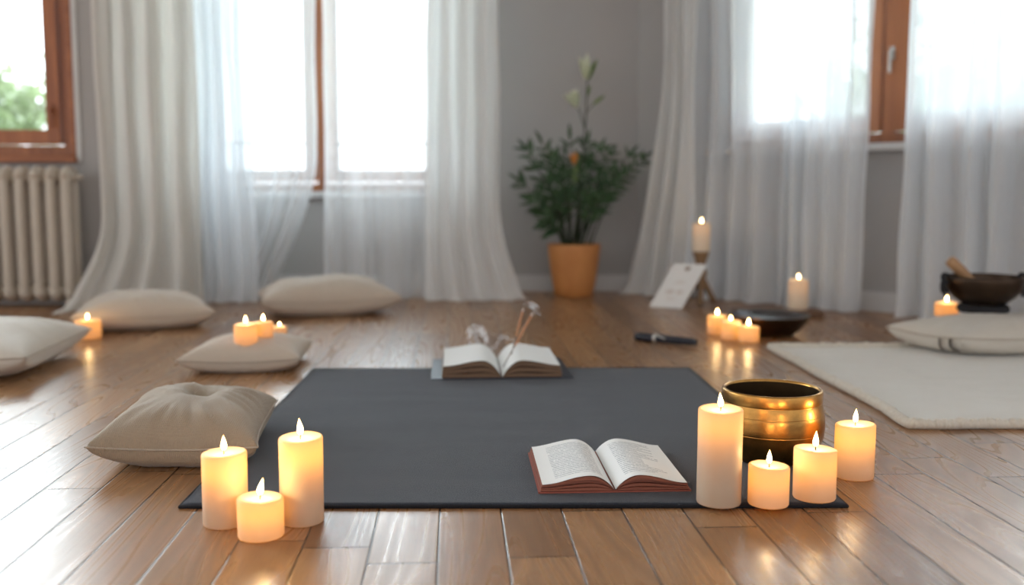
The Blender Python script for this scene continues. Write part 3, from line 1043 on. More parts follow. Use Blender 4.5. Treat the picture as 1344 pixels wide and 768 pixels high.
# ------------------------------------------------------------------ cushions
def cushion(name, label, corners, thick, mat, seed, dimple=None, sink=0.45, group='scattered linen cushions', z0=0.0, pinch=0.10, stripes=False, belly=0.36):
    """corners: plan positions FL, FR, BR, BL; thick: total height"""
    P = [Vector((*c[:2], 0)) for c in corners]
    ctr = sum(P, Vector()) / 4
    root = thing(name, label, 'cushion', (ctr.x, ctr.y, z0), 0, group)
    n = 60
    zs = thick * sink          # height of the seam
    up, dn = thick - zs, zs
    rnd = random.Random(seed)

    def plan(u, v):
        # pulled-in sides between the pointed corners
        uu = u * (1 - pinch * (1 - v * v) * 1.0)
        vv = v * (1 - pinch * (1 - u * u) * 1.0)
        a, b = (uu + 1) / 2, (vv + 1) / 2
        return (P[0] * (1 - a) * (1 - b) + P[1] * a * (1 - b) + P[2] * a * b + P[3] * (1 - a) * b) - ctr

    def prof(u, v):
        q = max(0.0, (1 - abs(u) ** 2.2) * (1 - abs(v) ** 2.2))
        return q

    def wr(u, v, sgn):
        # gathers running in from seams and corners
        ed = max(abs(u), abs(v))
        e = max(0, ed - 0.35) / 0.65
        ang = math.atan2(v, u)
        g = noise.noise(Vector((math.cos(ang) * 7, math.sin(ang) * 7, seed * 1.3 + sgn))) * 0.017 * e * (1 - ed) ** 0.35
        g += noise.noise(Vector((u * 1.8, v * 1.8, seed * 2.1 + sgn * 3))) * 0.010 * (1 - ed * ed)
        g += noise.noise(Vector((u * 5, v * 4.0, seed * 4.7 + sgn))) * 0.0032 * (1 - ed * ed)
        return g * thick / 0.13

    def top(u, v):
        q = prof(u, v)
        z = zs + up * q ** 0.40 + wr(u, v, 1) * min(1, q * 3)
        if dimple:
            du, dv, dw, dep = dimple
            rr = math.hypot(u - du, (v - dv)) / dw
            z -= dep * math.exp(-rr * rr * 2.2)
            a = math.atan2(v - dv, u - du)
            z += 0.002 * math.cos(a * 5 + seed) * math.exp(-(rr - 1) ** 2 * 2.5)
        # seam line sags between corners
        return z

    def bot(u, v):
        q = prof(u, v)
        z = zs - (dn + 0.02) * q ** belly + wr(u, v, -1) * 0.4 * min(1, q * 3)
        return max(z, 0.0005)

    def sag(u, v):
        # the seam dips a little between the corners
        return -0.012 * (1 - (min(abs(u), abs(v))) ** 2) * (max(abs(u), abs(v)) ** 8)
    ts = [math.sin(PI / 2 * (2 * i / n - 1)) * 0.35 + (2 * i / n - 1) * 0.65 for i in range(n + 1)]
    bm = bmesh.new()
    gt, gb = {}, {}
    for i, u in enumerate(ts):
        for j, v in enumerate(ts):
            pl = plan(u, v)
            border = i in (0, n) or j in (0, n)
            s = sag(u, v)
            if border:
                w = bm.verts.new((pl.x, pl.y, zs + s))
                gt[i, j] = gb[i, j] = w
            else:
                gt[i, j] = bm.verts.new((pl.x, pl.y, top(u, v) + s))
                gb[i, j] = bm.verts.new((pl.x, pl.y, max(0.0005, bot(u, v) + s)))
    for i in range(n):
        for j in range(n):
            f = bm.faces.new((gt[i, j], gt[i + 1, j], gt[i + 1, j + 1], gt[i, j + 1]))
            f2 = bm.faces.new((gb[i, j], gb[i, j + 1], gb[i + 1, j + 1], gb[i + 1, j]))
    bmesh.ops.recalc_face_normals(bm, faces=bm.faces)
    obj('cushion_cover', bm, mat, root)
    # stitched edge
    loop = [(t, -1) for t in ts[:-1]] + [(1, t) for t in ts[:-1]] + [(t, 1) for t in reversed(ts[1:])] + [(-1, t) for t in reversed(ts[1:])]
    pts = []
    for u, v in loop:
        pl = plan(u * 1.003, v * 1.003)
        pts.append((pl.x, pl.y, zs + sag(u, v)))
    bm = bmesh.new()
    add_tube(bm, pts, 0.0021, 6, closed=True)
    obj('seam_piping', bm, M['linen_edge'], root)
    if stripes:
        for sv, wd in ((-0.40, 0.030), (-0.70, 0.045)):
            bm = bmesh.new()
            rws = []
            for k in range(10):
                u = -1.0 + 0.13 * (k / 9) ** 3
                pair = []
                for w in (-wd, wd):
                    pl = plan(u, sv + w)
                    pair.append(bm.verts.new((pl.x - 0.006, pl.y - 0.004, bot(u, sv + w) + sag(u, sv + w) - 0.002)))
                rws.append(pair)
            for a, b in zip(rws, rws[1:]):
                bm.faces.new((a[0], a[1], b[1], b[0]))
            obj('woven_stripe', bm, M['stripe'], root)

    def surf(x, y):
        """top height at a world plan position"""
        best = None
        for i in range(0, n + 1):
            for j in range(0, n + 1):
                pl = plan(ts[i], ts[j]) + ctr
                d = (pl.x - x) ** 2 + (pl.y - y) ** 2
                if best is None or d < best[0]:
                    best = (d, ts[i], ts[j])
        return z0 + top(best[1], best[2]) + sag(best[1], best[2])
    return root, surf


def xy(p):
    return (p.x, p.y)


zt = 0.058
cA = [xy(G(112, 588, zt)), xy(G(338, 588, zt)), xy(G(364, 526, zt)), None]
fl, fr_, br = (Vector((*c, 0)) for c in cA[:3])
cA[3] = xy(fl + (br - fr_) * 0.97 + Vector((0.02, 0, 0)))
cushion('floor_cushion', 'beige linen cushion with dented top, nearest cushion, left of the mat behind the front candles', cA, 0.132, M['linen'], 2, dimple=(0.08, 0.16, 0.34, 0.030))
cB = [xy(G(230, 474, .05)), xy(G(394, 471, .05)), xy(G(411, 448, .05)), None]
fl, fr_, br = (Vector((*c, 0)) for c in cB[:3])
cB[3] = xy(fl + (br - fr_) + Vector((0.03, 0, 0)))
_, surfB = cushion('floor_cushion', 'beige cushion carrying three small candles near the back left corner of the mat', cB, 0.105, M['linen_light'], 6, sink=0.48)
cC = [xy(G(92, 418, .07)), xy(G(283, 410, .07)), None, None]
fl, fr_ = (Vector((*c, 0)) for c in cC[:2])
pp = Vector((-(fr_ - fl).y, (fr_ - fl).x, 0)).normalized() * 0.46
cC[2] = xy(fr_ + pp * 0.9 + Vector((-.02, 0, 0))); cC[3] = xy(fl + pp + Vector((.03, 0, 0)))
cushion('floor_cushion', 'plump pale cushion in front of the cream curtain at back left', cC, 0.155, M['linen_light'], 9, sink=.46)
cD = [xy(G(342, 400, .075)), xy(G(528, 393, .075)), None, None]
fl, fr_ = (Vector((*c, 0)) for c in cD[:2])
pp = Vector((-(fr_ - fl).y, (fr_ - fl).x, 0)).normalized() * 0.44
cD[2] = xy(fr_ + pp * 0.9 + Vector((-.02, 0, 0))); cD[3] = xy(fl + pp + Vector((.03, 0, 0)))
cushion('floor_cushion', 'plump pale cushion in front of the sheer curtains under the back window', cD, 0.18, M['linen_light'], 14, sink=.47)
cE = [None, xy(G(34, 470, .085)), xy(G(120, 432, .085)), None]
fr_, br = (Vector((*c, 0)) for c in cE[1:3])
cE[0] = xy(fr_ + Vector((-.60, -.06, 0))); cE[3] = xy(br + Vector((-.60, -.06, 0)))
cushion('floor_cushion', 'off white cushion cut off by the left edge of the photo', cE, 0.165, M['linen_white'], 19, sink=.52)
RZ = 0.020
cF = [xy(G(1262, 444, .087)), None, None, xy(G(1166, 429, .087))]
fl, bl = Vector((*cF[0], 0)), Vector((*cF[3], 0))
cF[1] = xy(fl + Vector((.62, .12, 0))); cF[2] = xy(bl + Vector((.66, .20, 0)))
cF[3] = xy(bl + Vector((0, .02, 0)))
_, surfF = cushion('floor_cushion', 'off white cushion with dark stripes under the black singing bowl at far right', cF, 0.118, M['linen_white'], 23, sink=.56, z0=RZ, stripes=True, pinch=.05, belly=.28)

# candles on the middle-left cushion
GB = 'small lit candles on the beige cushion'
def on_cushion(surf, label, px, base_py, wpx, top_py, zguess, Yoff=0.0, **kw):
    z = zguess
    for _ in range(5):
        f = G(px, base_py, z)
        r = size(wpx, f) / 2
        c = f + Vector((0, r + Yoff, 0))
        z = min(surf(c.x, c.y), surf(c.x, c.y - r), surf(c.x - r * .8, c.y), surf(c.x + r * .8, c.y)) - 0.001
    c.z = z
    c.x = V(px, base_py, c.y).x
    return candle(label, px, base_py, wpx, top_py, z0=z, base=c, **kw)

on_cushion(surfB, 'small lit candle, left and nearest of the three on the beige cushion', 323, 447, 30, 425, .10, glow=.8, flame=.9, group=GB)
on_cushion(surfB, 'small lit candle in the middle of the three on the beige cushion', 346, 444, 25, 422, .10, glow=.8, flame=.85, group=GB)
on_cushion(surfB, 'smallest candle, rightmost of the three on the beige cushion', 367, 439, 20, 428, .09, glow=.8, flame=.5, group=GB)

# ------------------------------------------------------------------ mat
mc = [G(236, 668), G(1112, 667), G(905, 485), G(412, 486)]
bm = bmesh.new()
cx = sum((p.x for p in mc)) / 4; cy = sum((p.y for p in mc)) / 4
mat_root = thing('yoga_mat', 'dark charcoal woven yoga mat laid flat on the wooden floor in the centre', 'mat', (cx, cy, 0))
NX, NY = 70, 70
gv = {}
for i in range(NX + 1):
    for j in range(NY + 1):
        a, b = i / NX, j / NY
        p = mc[0] * (1 - a) * (1 - b) + mc[1] * a * (1 - b) + mc[2] * a * b + mc[3] * (1 - a) * b
        z = 0.0062 + 0.0009 * noise.noise(Vector((a * 2.0, b * 16, 0.3))) + 0.0006 * noise.noise(Vector((a * 7, b * 30, 4.3)))
        gv[i, j] = bm.verts.new((p.x - cx, p.y - cy, min(z, 0.0066)))
for i in range(NX):
    for j in range(NY):
        bm.faces.new((gv[i, j], gv[i + 1, j], gv[i + 1, j + 1], gv[i, j + 1]))
be = [e for e in bm.edges if len(e.link_faces) == 1]
r = bmesh.ops.extrude_edge_only(bm, edges=be)
for v in [g for g in r['geom'] if isinstance(g, bmesh.types.BMVert)]:
    v.co.z = 0.0006
obj('mat_sheet', bm, M['mat'], mat_root)
bm = bmesh.new()
loop = []
for a, b in ((0, 1), (1, 2), (2, 3), (3, 0)):
    for k in range(20):
        q = mc[a].lerp(mc[b], k / 20)
        loop.append((q.x - cx, q.y - cy, 0.0036))
add_tube(bm, loop, 0.0034, 8, closed=True)
obj('edge_binding', bm, M['mat_edge'], mat_root)

# ------------------------------------------------------------------ rug
ra, rb = G(1008, 459), G(1196, 563)
rxl0, rxl1 = ra.x, rb.x
ry0, ry1 = rb.y, ra.y
rug = thing('wool_rug', 'cream wool rug with a rolled border at right, under the striped cushion', 'rug', ((rxl0 + 2.35) / 2, (ry0 + ry1) / 2, 0))
ox, oy = rug.location.x, rug.location.y
bm = bmesh.new()
NX, NY = 70, 60
gv = {}
XR = 2.35
for i in range(NX + 1):
    for j in range(NY + 1):
        a, b = i / NX, j / NY
        x0 = rxl1 + (rxl0 - rxl1) * b + 0.012 * noise.noise(Vector((b * 6, 0.5, 2)))
        x = x0 + (XR - x0) * a
        y = ry0 + (ry1 - ry0) * b + 0.010 * noise.noise(Vector((a * 8, b * 1.5, 7)))
        z = 0.0150 + 0.0055 * noise.noise(Vector((a * 3, b * 13, 1.0))) + 0.0018 * noise.noise(Vector((a * 14, b * 24, 5.0)))
        e = min(a * 12, b * 14, (1 - b) * 14, 1)
        gv[i, j] = bm.verts.new((x - ox, y - oy, max(0.006, z * (0.62 + 0.38 * e)) if e < 1 else min(z, 0.0198)))
for i in range(NX):
    for j in range(NY):
        bm.faces.new((gv[i, j], gv[i + 1, j], gv[i + 1, j + 1], gv[i, j + 1]))
be = [e for e in bm.edges if len(e.link_faces) == 1]
r = bmesh.ops.extrude_edge_only(bm, edges=be)
for v in [g for g in r['geom'] if isinstance(g, bmesh.types.BMVert)]:
    v.co.z = 0.0
border_pts = [gv[i, 0].co.copy() for i in range(NX, -1, -1)] + [gv[0, j].co.copy() for j in range(1, NY + 1)] + [gv[i, NY].co.copy() for i in range(1, NX + 1)]
obj('rug_field', bm, M['rug'], rug)
bm = bmesh.new()
pts, rads = [], []
for k, p in enumerate(border_pts):
    for q in range(4):
        a = p.lerp(border_pts[min(k + 1, len(border_pts) - 1)], q / 4)
        rr = 0.0125 + 0.0028 * noise.noise(Vector((k * .9 + q * .23, 3.1, 0))) + 0.0012 * math.sin((k * 4 + q) * 1.7)
        pts.append((a.x + 0.004 * noise.noise(Vector((k * .7 + q * .2, 0, 5))), a.y, rr))
        rads.append(rr)
add_tube(bm, pts, rads, 12)
obj('rolled_border', bm, M['rug_edge'], rug)

# ------------------------------------------------------------------ brass bowl
bb = G(1012, 612, MZ)
bc = bb + Vector((0, 0.055, 0))
bc.x = V(1012, 560, bc.y).x
S = size(67.5, bc) / 0.109
Ht = V(1010, 509, bc.y).z - MZ
bowl = thing('singing_bowl', 'large brass singing bowl on the right edge of the mat behind four candles', 'bowl', (bc.x, bc.y, MZ))
pr = [(0, 0), (.060, 0), (.074, .003), (.086, .011), (.096, .026), (.103, .042), (.1068, .056), (.1084, .0665), (.1086, .0672), (.1076, .0682), (.1086, .0692), (.1088, .0702), (.1090, .082), (.1082, .094), (.1074, .1015), (.1072, .1022), (.1060, .1032), (.1066, .1042), (.1064, .105),
      (.1050, .114), (.1034, .1235), (.1031, .1245), (.1020, .126), (.1030, .1275), (.1033, .1285), (.1034, .138), (.1030, .1475), (.1022, .151), (.0995, .152), (.0965, .151), (.0955, .147)]
sc = Ht / 0.1515
bm = bmesh.new()
add_lathe(bm, [(a * S, z * sc) for a, z in pr], 72)
bmesh.ops.recalc_face_normals(bm, faces=bm.faces)
obj('bowl_wall', bm, M['brass'], bowl)
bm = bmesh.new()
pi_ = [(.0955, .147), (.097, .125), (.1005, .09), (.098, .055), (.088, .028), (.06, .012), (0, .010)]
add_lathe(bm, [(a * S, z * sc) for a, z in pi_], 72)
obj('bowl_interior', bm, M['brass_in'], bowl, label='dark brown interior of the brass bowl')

# ------------------------------------------------------------------ shallow bowl
sb = G(1008, 443)
sbc = sb + Vector((0, 0.085, 0))
sbc.x = V(1008, 420, sbc.y).x
Rr = size(54, sbc)
Hs = V(1008, 412.5, sbc.y).z
sh = thing('shallow_bowl', 'wide shallow dark metal bowl behind the three small candles', 'bowl', (sbc.x, sbc.y, 0))
bm = bmesh.new()
add_lathe(bm, [(0, 0), (Rr * .50, 0), (Rr * .56, .002), (Rr * .74, Hs * .26), (Rr * .90, Hs * .62), (Rr * .985, Hs * .92), (Rr, Hs * .98), (Rr * .995, Hs), (Rr * .975, Hs)], 64)
bmesh.ops.recalc_face_normals(bm, faces=bm.faces)
obj('bowl_wall', bm, M['bronze'], sh)
bm = bmesh.new()
add_lathe(bm, [(Rr * .975, Hs), (Rr * .95, Hs * .93), (Rr * .84, Hs * .72), (Rr * .6, Hs * .52), (Rr * .3, Hs * .44), (0, Hs * .42)], 64)
obj('bowl_interior', bm, M['bronze_shine'], sh)

# ------------------------------------------------------------------ singing bowl on the cushion
Yb = G(1262, 446, .06).y + 0.20
pb = V(1290, 405, Yb)
zb = max(surfF(pb.x + dx, pb.y + dy) for dx in (-.05, 0, .05) for dy in (-.05, 0, .05)) - 0.004
zb = min(zb, V(1290, 404, Yb).z) if V(1290, 404, Yb).z > 0.09 else zb
Rb = size(49, pb)
rest = thing('bowl_ring', 'black braided ring cushion under the dark singing bowl', 'bowl stand', (pb.x, pb.y, zb))
bm = bmesh.new()
R0 = Rb * .53
for k in range(3):
    pts = []
    for i in range(96):
        a = 2 * PI * i / 96
        w = a * 9 + k * 2 * PI / 3
        pts.append(((R0 + 0.010 * math.cos(w)) * math.cos(a), (R0 + 0.010 * math.cos(w)) * math.sin(a), 0.0165 + 0.0085 * math.sin(w)))
    add_tube(bm, pts, 0.0078, 8, closed=True)
obj('braided_ring', bm, M['rope'], rest)
zr = zb + 0.030
Hb = V(1290, 362, Yb).z - zr
sbw = thing('singing_bowl', 'dark bronze singing bowl with black cords on the striped cushion at far right', 'bowl', (pb.x, pb.y, zr))
bm = bmesh.new()
add_lathe(bm, [(0, 0), (Rb * .42, 0), (Rb * .58, Hb * .08), (Rb * .78, Hb * .28), (Rb * .93, Hb * .55), (Rb * .995, Hb * .80), (Rb, Hb * .92), (Rb * .985, Hb), (Rb * .955, Hb), (Rb * .94, Hb * .96)], 64)
bmesh.ops.recalc_face_normals(bm, faces=bm.faces)
obj('bowl_wall', bm, M['bronze'], sbw)
bm = bmesh.new()
add_lathe(bm, [(Rb * .94, Hb * .96), (Rb * .93, Hb * .75), (Rb * .86, Hb * .5), (Rb * .7, Hb * .25), (Rb * .4, Hb * .1), (0, Hb * .08)], 64)
obj('bowl_interior', bm, M['bronze'], sbw)
for side in (-1, 1):
    rnd = random.Random(40 + side)
    bm = bmesh.new()
    # looped knot at the rim and hanging strands
    for k in range(3):
        pts = []
        for i in range(22):
            a = 2 * PI * i / 22
            pts.append((side * (Rb * 1.0 + 0.010 * math.cos(a) + 0.004), (k - 1) * 0.010 + 0.005 * math.sin(a), Hb * 0.92 + 0.016 * math.sin(a)))
        add_tube(bm, pts, 0.0045, 6, closed=True)
    for k in range(6):
        y = rnd.uniform(-.022, .022)
        l = rnd.uniform(.45, .72) * Hb
        add_tube(bm, bez((side * (Rb + .008), y * .5, Hb * .92), (side * (Rb + .022), y, Hb * .7), (side * (Rb + rnd.uniform(-.004, .008)), y * 1.4, Hb * .92 - l), 9), 0.0036, 6)
    obj('cord_tassel', bm, M['rope'], sbw)
# mallet resting in the bowl
m1 = V(1246, 341, Yb + 0.0)
m0 = Vector((pb.x + 0.02, pb.y - 0.01, zr + Hb * 0.20))
mal = thing('bowl_mallet', 'wooden mallet leaning on the rim of the dark singing bowl at far right', 'mallet', m0)
dirm = (m1 - m0)
lm = dirm.length
bm = bmesh.new()
mtx = axis_mtx((0, 0, 0), dirm)
add_lathe(bm, [(0, 0), (.010, 0), (.012, .004), (.0135, lm * .4), (.0185, lm * .62), (.020, lm * .80), (.0195, lm * .97), (.017, lm), (0, lm)], 24, mtx)
bmesh.ops.recalc_face_normals(bm, faces=bm.faces)
sharp(obj('mallet_rod', bm, M['mallet'], mal), 45)
on_cushion(surfF, 'small lit candle on the striped cushion, left of the dark singing bowl', 1242, 411, 29, 397, .12, Yoff=-0.13, glow=.7, flame=1.0, group='small lit candle by the dark singing bowl')


# ------------------------------------------------------------------ books
def book(label, name, W, LEN, rotz, loc, hump, edge, cover_mat, pg_l, pg_r, edge_mat, cov_x, cov_y, flap=0.0, bundles=4, skew=0.0, group=None):
    """open book lying face up; the spine runs along local y"""
    root = thing(name, label, 'book', loc, rotz, group)
    ct = 0.003

    def zprof(s, k):
        """height of bundle boundary k (0 bottom .. 1 top) at s from gutter to fore edge"""
        hz = hump * (math.sin(min(1.0, s / 0.34) * PI / 2) ** 0.8) if s < 0.34 else hump - (hump - edge) * (1 - math.cos((s - 0.34) / 0.66 * PI)) / 2
        return ct + 0.001 + (hz) * k
    ns = 28
    for side, pm in ((-1, pg_l), (1, pg_r)):
        blk_bm = bmesh.new()
        for b in range(bundles):
            k0, k1 = b / bundles, (b + 1) / bundles
            rows = []
            for i in range(ns + 1):
                s = i / ns
                g = 0.17 * math.sin(PI * min(1, s * 1.02)) if b < bundles - 1 else 0.05
                # leaves of the lower bundles stand a little apart
                za, zb_ = zprof(s, k0), zprof(s, k1 - (k1 - k0) * g * 1.6)
                fx = 1.0 + (0.035 * (1 - k1))
                x = side * (0.002 + s * W * fx)
                rows.append([blk_bm.verts.new((x, y, z)) for y, z in ((0 + .003 * ((b * 37) % 3 - 1), za), (LEN, za), (LEN, zb_), (0 + .003 * ((b * 37) % 3 - 1), zb_))])
            for a, c in zip(rows, rows[1:]):
                for q in range(4):
                    q2 = (q + 1) % 4
                    f = blk_bm.faces.new((a[q], a[q2], c[q2], c[q]))
            blk_bm.faces.new(rows[0]); blk_bm.faces.new(list(reversed(rows[-1])))
        bmesh.ops.recalc_face_normals(blk_bm, faces=blk_bm.faces)
        blk = obj('page_block', blk_bm, edge_mat, root)
        sharp(blk, 30)
        # the open page lying on top
        pbm = bmesh.new()
        uvl = pbm.loops.layers.uv.new('UVMap')
        nl = 14
        gv = {}
        for i in range(ns + 1):
            s = i / ns
            for j in range(nl + 1):
                v = j / nl
                z = zprof(s, 1.0) + 0.0010 + 0.0012 * noise.noise(Vector((s * 3, v * 2, side * 3.0)))
                gv[i, j] = pbm.verts.new((side * (0.0015 + s * W), v * LEN * 1.002 - .001, z))
        for i in range(ns):
            for j in range(nl):
                ids = [(i, j), (i + 1, j), (i + 1, j + 1), (i, j + 1)]
                f = pbm.faces.new([gv[q] for q in ids])
                for lp, q in zip(f.loops, ids):
                    lp[uvl].uv = (q[0] / ns, q[1] / nl)
        bmesh.ops.recalc_face_normals(pbm, faces=pbm.faces)
        pg = obj('open_page', pbm, pm, root)
    cb = bmesh.new()
    # cover boards and spine
    rows = []
    for i in range(-12, 13):
        s = i / 12
        x = s * cov_x
        z = 0.0
        if flap and abs(s) > 0.80:
            z = flap * ((abs(s) - .80) / .20) ** 1.3 * (1.0 if s < 0 else 0.55)
        rows.append([cb.verts.new((x, y, zz)) for y, zz in ((-cov_y, z), (LEN + cov_y, z), (LEN + cov_y, z + ct), (-cov_y, z + ct))])
    for a, c in zip(rows, rows[1:]):
        for q in range(4):
            q2 = (q + 1) % 4
            cb.faces.new((a[q], a[q2], c[q2], c[q]))
    cb.faces.new(rows[0]); cb.faces.new(list(reversed(rows[-1])))
    bmesh.ops.recalc_face_normals(cb, faces=cb.faces)
    sharp(obj('book_cover', cb, cover_mat, root), 30)
    return root


s0 = G(807, 646, MZ)
s1 = G(780, 594, MZ)
dv = s1 - s0
rot1 = math.atan2(-dv.x, dv.y)
Wb = (G(903, 646, MZ) - G(711, 651, MZ)).length / 2 - 0.003
book('open printed book with red page edges lying on the front of the mat', 'open_book', Wb, dv.length * .97, rot1, (s0.x, s0.y, MZ + .0004), 0.027, 0.011,
     M['red_cover'], M['page_l'], M['page_r'], M['red_edge'], Wb + .009, .004, bundles=4)
s0 = G(659, 497, MZ)
s1 = G(652, 472, MZ)
dv = s1 - s0
Wn = size(76, s0)
BK2 = book('open blank journal with navy cover on the back edge of the mat', 'open_book', Wn, dv.length * 1.0, math.atan2(-dv.x, dv.y), (s0.x, s0.y, MZ + .0004), 0.050, 0.034,
     M['navy_cover'], M['page'], M['page'], M['brown_edge'], size(93, s0), .010, flap=0.0, bundles=3)
bk_rot = math.atan2(-dv.x, dv.y)

# ------------------------------------------------------------------ incense
def stick(label, a, b):
    a, b = Vector(a), Vector(b)
    d = b - a
    r = thing('incense_stick', label, 'incense stick', a, 0, 'incense sticks in the journal')
    l = d.length
    m = axis_mtx((0, 0, 0), d)
    bm = bmesh.new()
    add_lathe(bm, [(0, 0), (.0016, 0), (.0016, l * .42), (0, l * .42)], 8, m)
    obj('bamboo_core', bm, M['incense_core'], r)
    bm = bmesh.new()
    add_lathe(bm, [(0, l * .38), (.0032, l * .40), (.0042, l * .6), (.0042, l * .93), (0, l * .93)], 10, m)
    obj('incense_coating', bm, M['incense'], r)
    bm = bmesh.new()
    add_lathe(bm, [(0, l * .925), (.0042, l * .935), (.0048, l * .97), (.003, l), (0, l)], 10, m)
    obj('ash_tip', bm, M['ash'], r)
    return b

Yi = s0.y + 0.07
tipA = stick('incense stick standing in the journal gutter, leaning right, the nearer one', V(660, 482, Yi), V(700, 410, Yi + .02))
tipB = stick('incense stick behind the nearer one, standing more upright in the journal', V(671, 466, Yi + .06), V(687, 405, Yi + .09))


def smoke(label, strands):
    bm = bmesh.new()
    o0 = Vector(strands[0][0][0])
    for pts, r0, r1 in strands:
        pts = [Vector(p) - o0 for p in pts]
        # smooth through the points
        sm = []
        for i in range(len(pts) - 1):
            p0, p1, p2, p3 = pts[max(i - 1, 0)], pts[i], pts[i + 1], pts[min(i + 2, len(pts) - 1)]
            for k in range(8):
                t = k / 8
                sm.append(0.5 * ((2 * p1) + (p2 - p0) * t + (2 * p0 - 5 * p1 + 4 * p2 - p3) * t * t + (3 * p1 - p0 - 3 * p2 + p3) * t ** 3))
        sm.append(pts[-1])
        n = len(sm)
        rads = [max(0.0008, (r0 + (r1 - r0) * math.sin(PI * min(1, i / (n - 1) * .95 + .03)) ** 1.2) * (1 + .35 * noise.noise(Vector((i * .25, r1 * 90, 1))))) for i in range(n)]
        add_tube(bm, sm, rads, 14)
    o = obj('smoke_wisp', bm, M['smoke'], loc=o0)
    return tag(o, label, 'smoke', 'incense smoke')


Ys = Yi + .05
smoke('thin curl of smoke over the tips of the incense sticks',
      [([tipA, V(706, 414, Ys), V(709, 408, Ys), V(703, 400, Ys), V(695, 397, Ys), V(688, 399, Ys + .02), V(685, 406, Ys + .02)], .0015, .0045),
       ([tipB, V(692, 402, Ys), V(698, 404, Ys), V(704, 410, Ys), V(700, 416, Ys)], .001, .005),
       ([V(690, 398, Ys), V(697, 400, Ys), V(702, 405, Ys), V(706, 413, Ys)], .001, .005)])
Yp = Yi + .25
smoke('soft pale puff of smoke rising behind the left page of the navy journal',
      [([V(648, 460, Yp), V(640, 448, Yp), V(632, 436, Yp), V(624, 430, Yp), V(617, 434, Yp), V(616, 444, Yp), V(618, 456, Yp)], .006, .015),
       ([V(634, 460, Yp + .02), V(626, 448, Yp), V(622, 438, Yp), V(628, 429, Yp), V(636, 438, Yp), V(638, 452, Yp)], .004, .017),
       ([V(650, 458, Yp), V(655, 446, Yp), V(662, 443, Yp), V(672, 447, Yp), V(678, 456, Yp)], .004, .012)])

# ------------------------------------------------------------------ pen
pa, pbn = G(834, 447), G(915, 455)
pl = (pbn - pa).length
pr_ = size(5.6, pa)
pen = thing('fountain_pen', 'thick dark navy capped pen with a silver ring lying on the floor behind the mat', 'pen', (pa.x, pa.y, pr_))
m = axis_mtx((0, 0, 0), Vector((pbn.x - pa.x, pbn.y - pa.y, 0)))
bm = bmesh.new()
add_lathe(bm, [(0, 0), (pr_ * .7, 0), (pr_ * .93, .004), (pr_ * .98, .02), (pr_ * 1.0, pl * .32), (0, pl * .32)], 24, m)
sharp(obj('pen_cap', bm, M['navy'], pen), 50)
bm = bmesh.new()
add_lathe(bm, [(0, pl * .31), (pr_ * 1.04, pl * .312), (pr_ * 1.06, pl * .33), (pr_ * 1.04, pl * .355), (0, pl * .356)], 24, m)
obj('silver_ring', bm, M['silver'], pen)
bm = bmesh.new()
add_lathe(bm, [(0, pl * .35), (pr_ * .9, pl * .352), (pr_ * .92, pl * .6), (pr_ * .84, pl * .93), (pr_ * .7, pl * .94), (pr_ * .74, pl * .96), (pr_ * .78, pl * .99), (pr_ * .5, pl), (0, pl)], 24, m)
sharp(obj('pen_barrel', bm, M['navy'], pen), 50)
bm = bmesh.new()
dd = Vector((pbn.x - pa.x, pbn.y - pa.y, 0)).normalized()
nn = Vector((dd.y, -dd.x, 0))
add_tube(bm, [dd * pl * .34 + Vector((0, 0, pr_ * 1.02)) + nn * .006, dd * pl * .40 + nn * pr_ * .75 + Vector((0, 0, pr_ * .70)), dd * pl * .52 + nn * pr_ * .93 + Vector((0, 0, pr_ * .2))], [.004, .0035, .0025], 8)
obj('pen_clip', bm, M['silver'], pen)

# ------------------------------------------------------------------ wooden board with candle
bd = G(1016, 417)
bcn = Vector((V(1020, 410, bd.y + .06).x, bd.y + .06, 0))
BH = 0.034
bw = size(57, bcn)
brd = bmesh.new()
add_box(brd, (-bw, -.06, 0.0), (bw, .06, BH), bevel=.005)
bo = obj('wooden_board', brd, M['board'], loc=bcn, smooth=False)
bo.rotation_euler.z = math.radians(-4)
tag(bo, 'dark wooden board under the white candle behind the shallow bowl', 'board')
candle('tall slim white candle standing on the dark wooden board by the right curtain', 1047, 405, 25.5, 367, z0=BH, base=(V(1047, 405, bcn.y - .0).x, bcn.y - .0, BH), glow=.55, flame=.9, wax='wax_ivory', group='lit candle on wooden board')

# ------------------------------------------------------------------ candlestick
cs0 = G(918, 403)
csb = cs0 + Vector((0, .06, 0))
csb.x = V(919, 380, csb.y).x
top_z = V(919, 330, csb.y).z
cst = thing('candle_holder', 'turned wooden tripod candle holder behind the leaning white card', 'candle holder', csb)
bm = bmesh.new()
add_lathe(bm, [(0, top_z * .30), (.018, top_z * .30), (.030, top_z * .36), (.024, top_z * .44), (.028, top_z * .54), (.033, top_z * .62), (.024, top_z * .70), (.026, top_z * .80), (.034, top_z * .90), (.040, top_z * .96), (.042, top_z), (0, top_z)], 28)
bmesh.ops.recalc_face_normals(bm, faces=bm.faces)
obj('stem', bm, M['stand_wood'], cst)
for a in (-100, 20, 140):
    a = math.radians(a)
    d = Vector((math.cos(a), math.sin(a), 0))
    bm = bmesh.new()
    add_tube(bm, bez(d * .010 + Vector((0, 0, top_z * .50)), d * .04 + Vector((0, 0, top_z * .32)), d * .085 + Vector((0, 0, .012)), 9), [.017, .016, .016, .015, .015, .015, .014, .015, .012], 10)
    obj('leg', bm, M['stand_wood'], cst)
candle('white candle on top of the wooden tripod candle holder', 919, 330, 23, 293, z0=top_z, base=(csb.x, csb.y, top_z), glow=.55, flame=.9, wax='wax_ivory', group='lit candle on wooden holder')

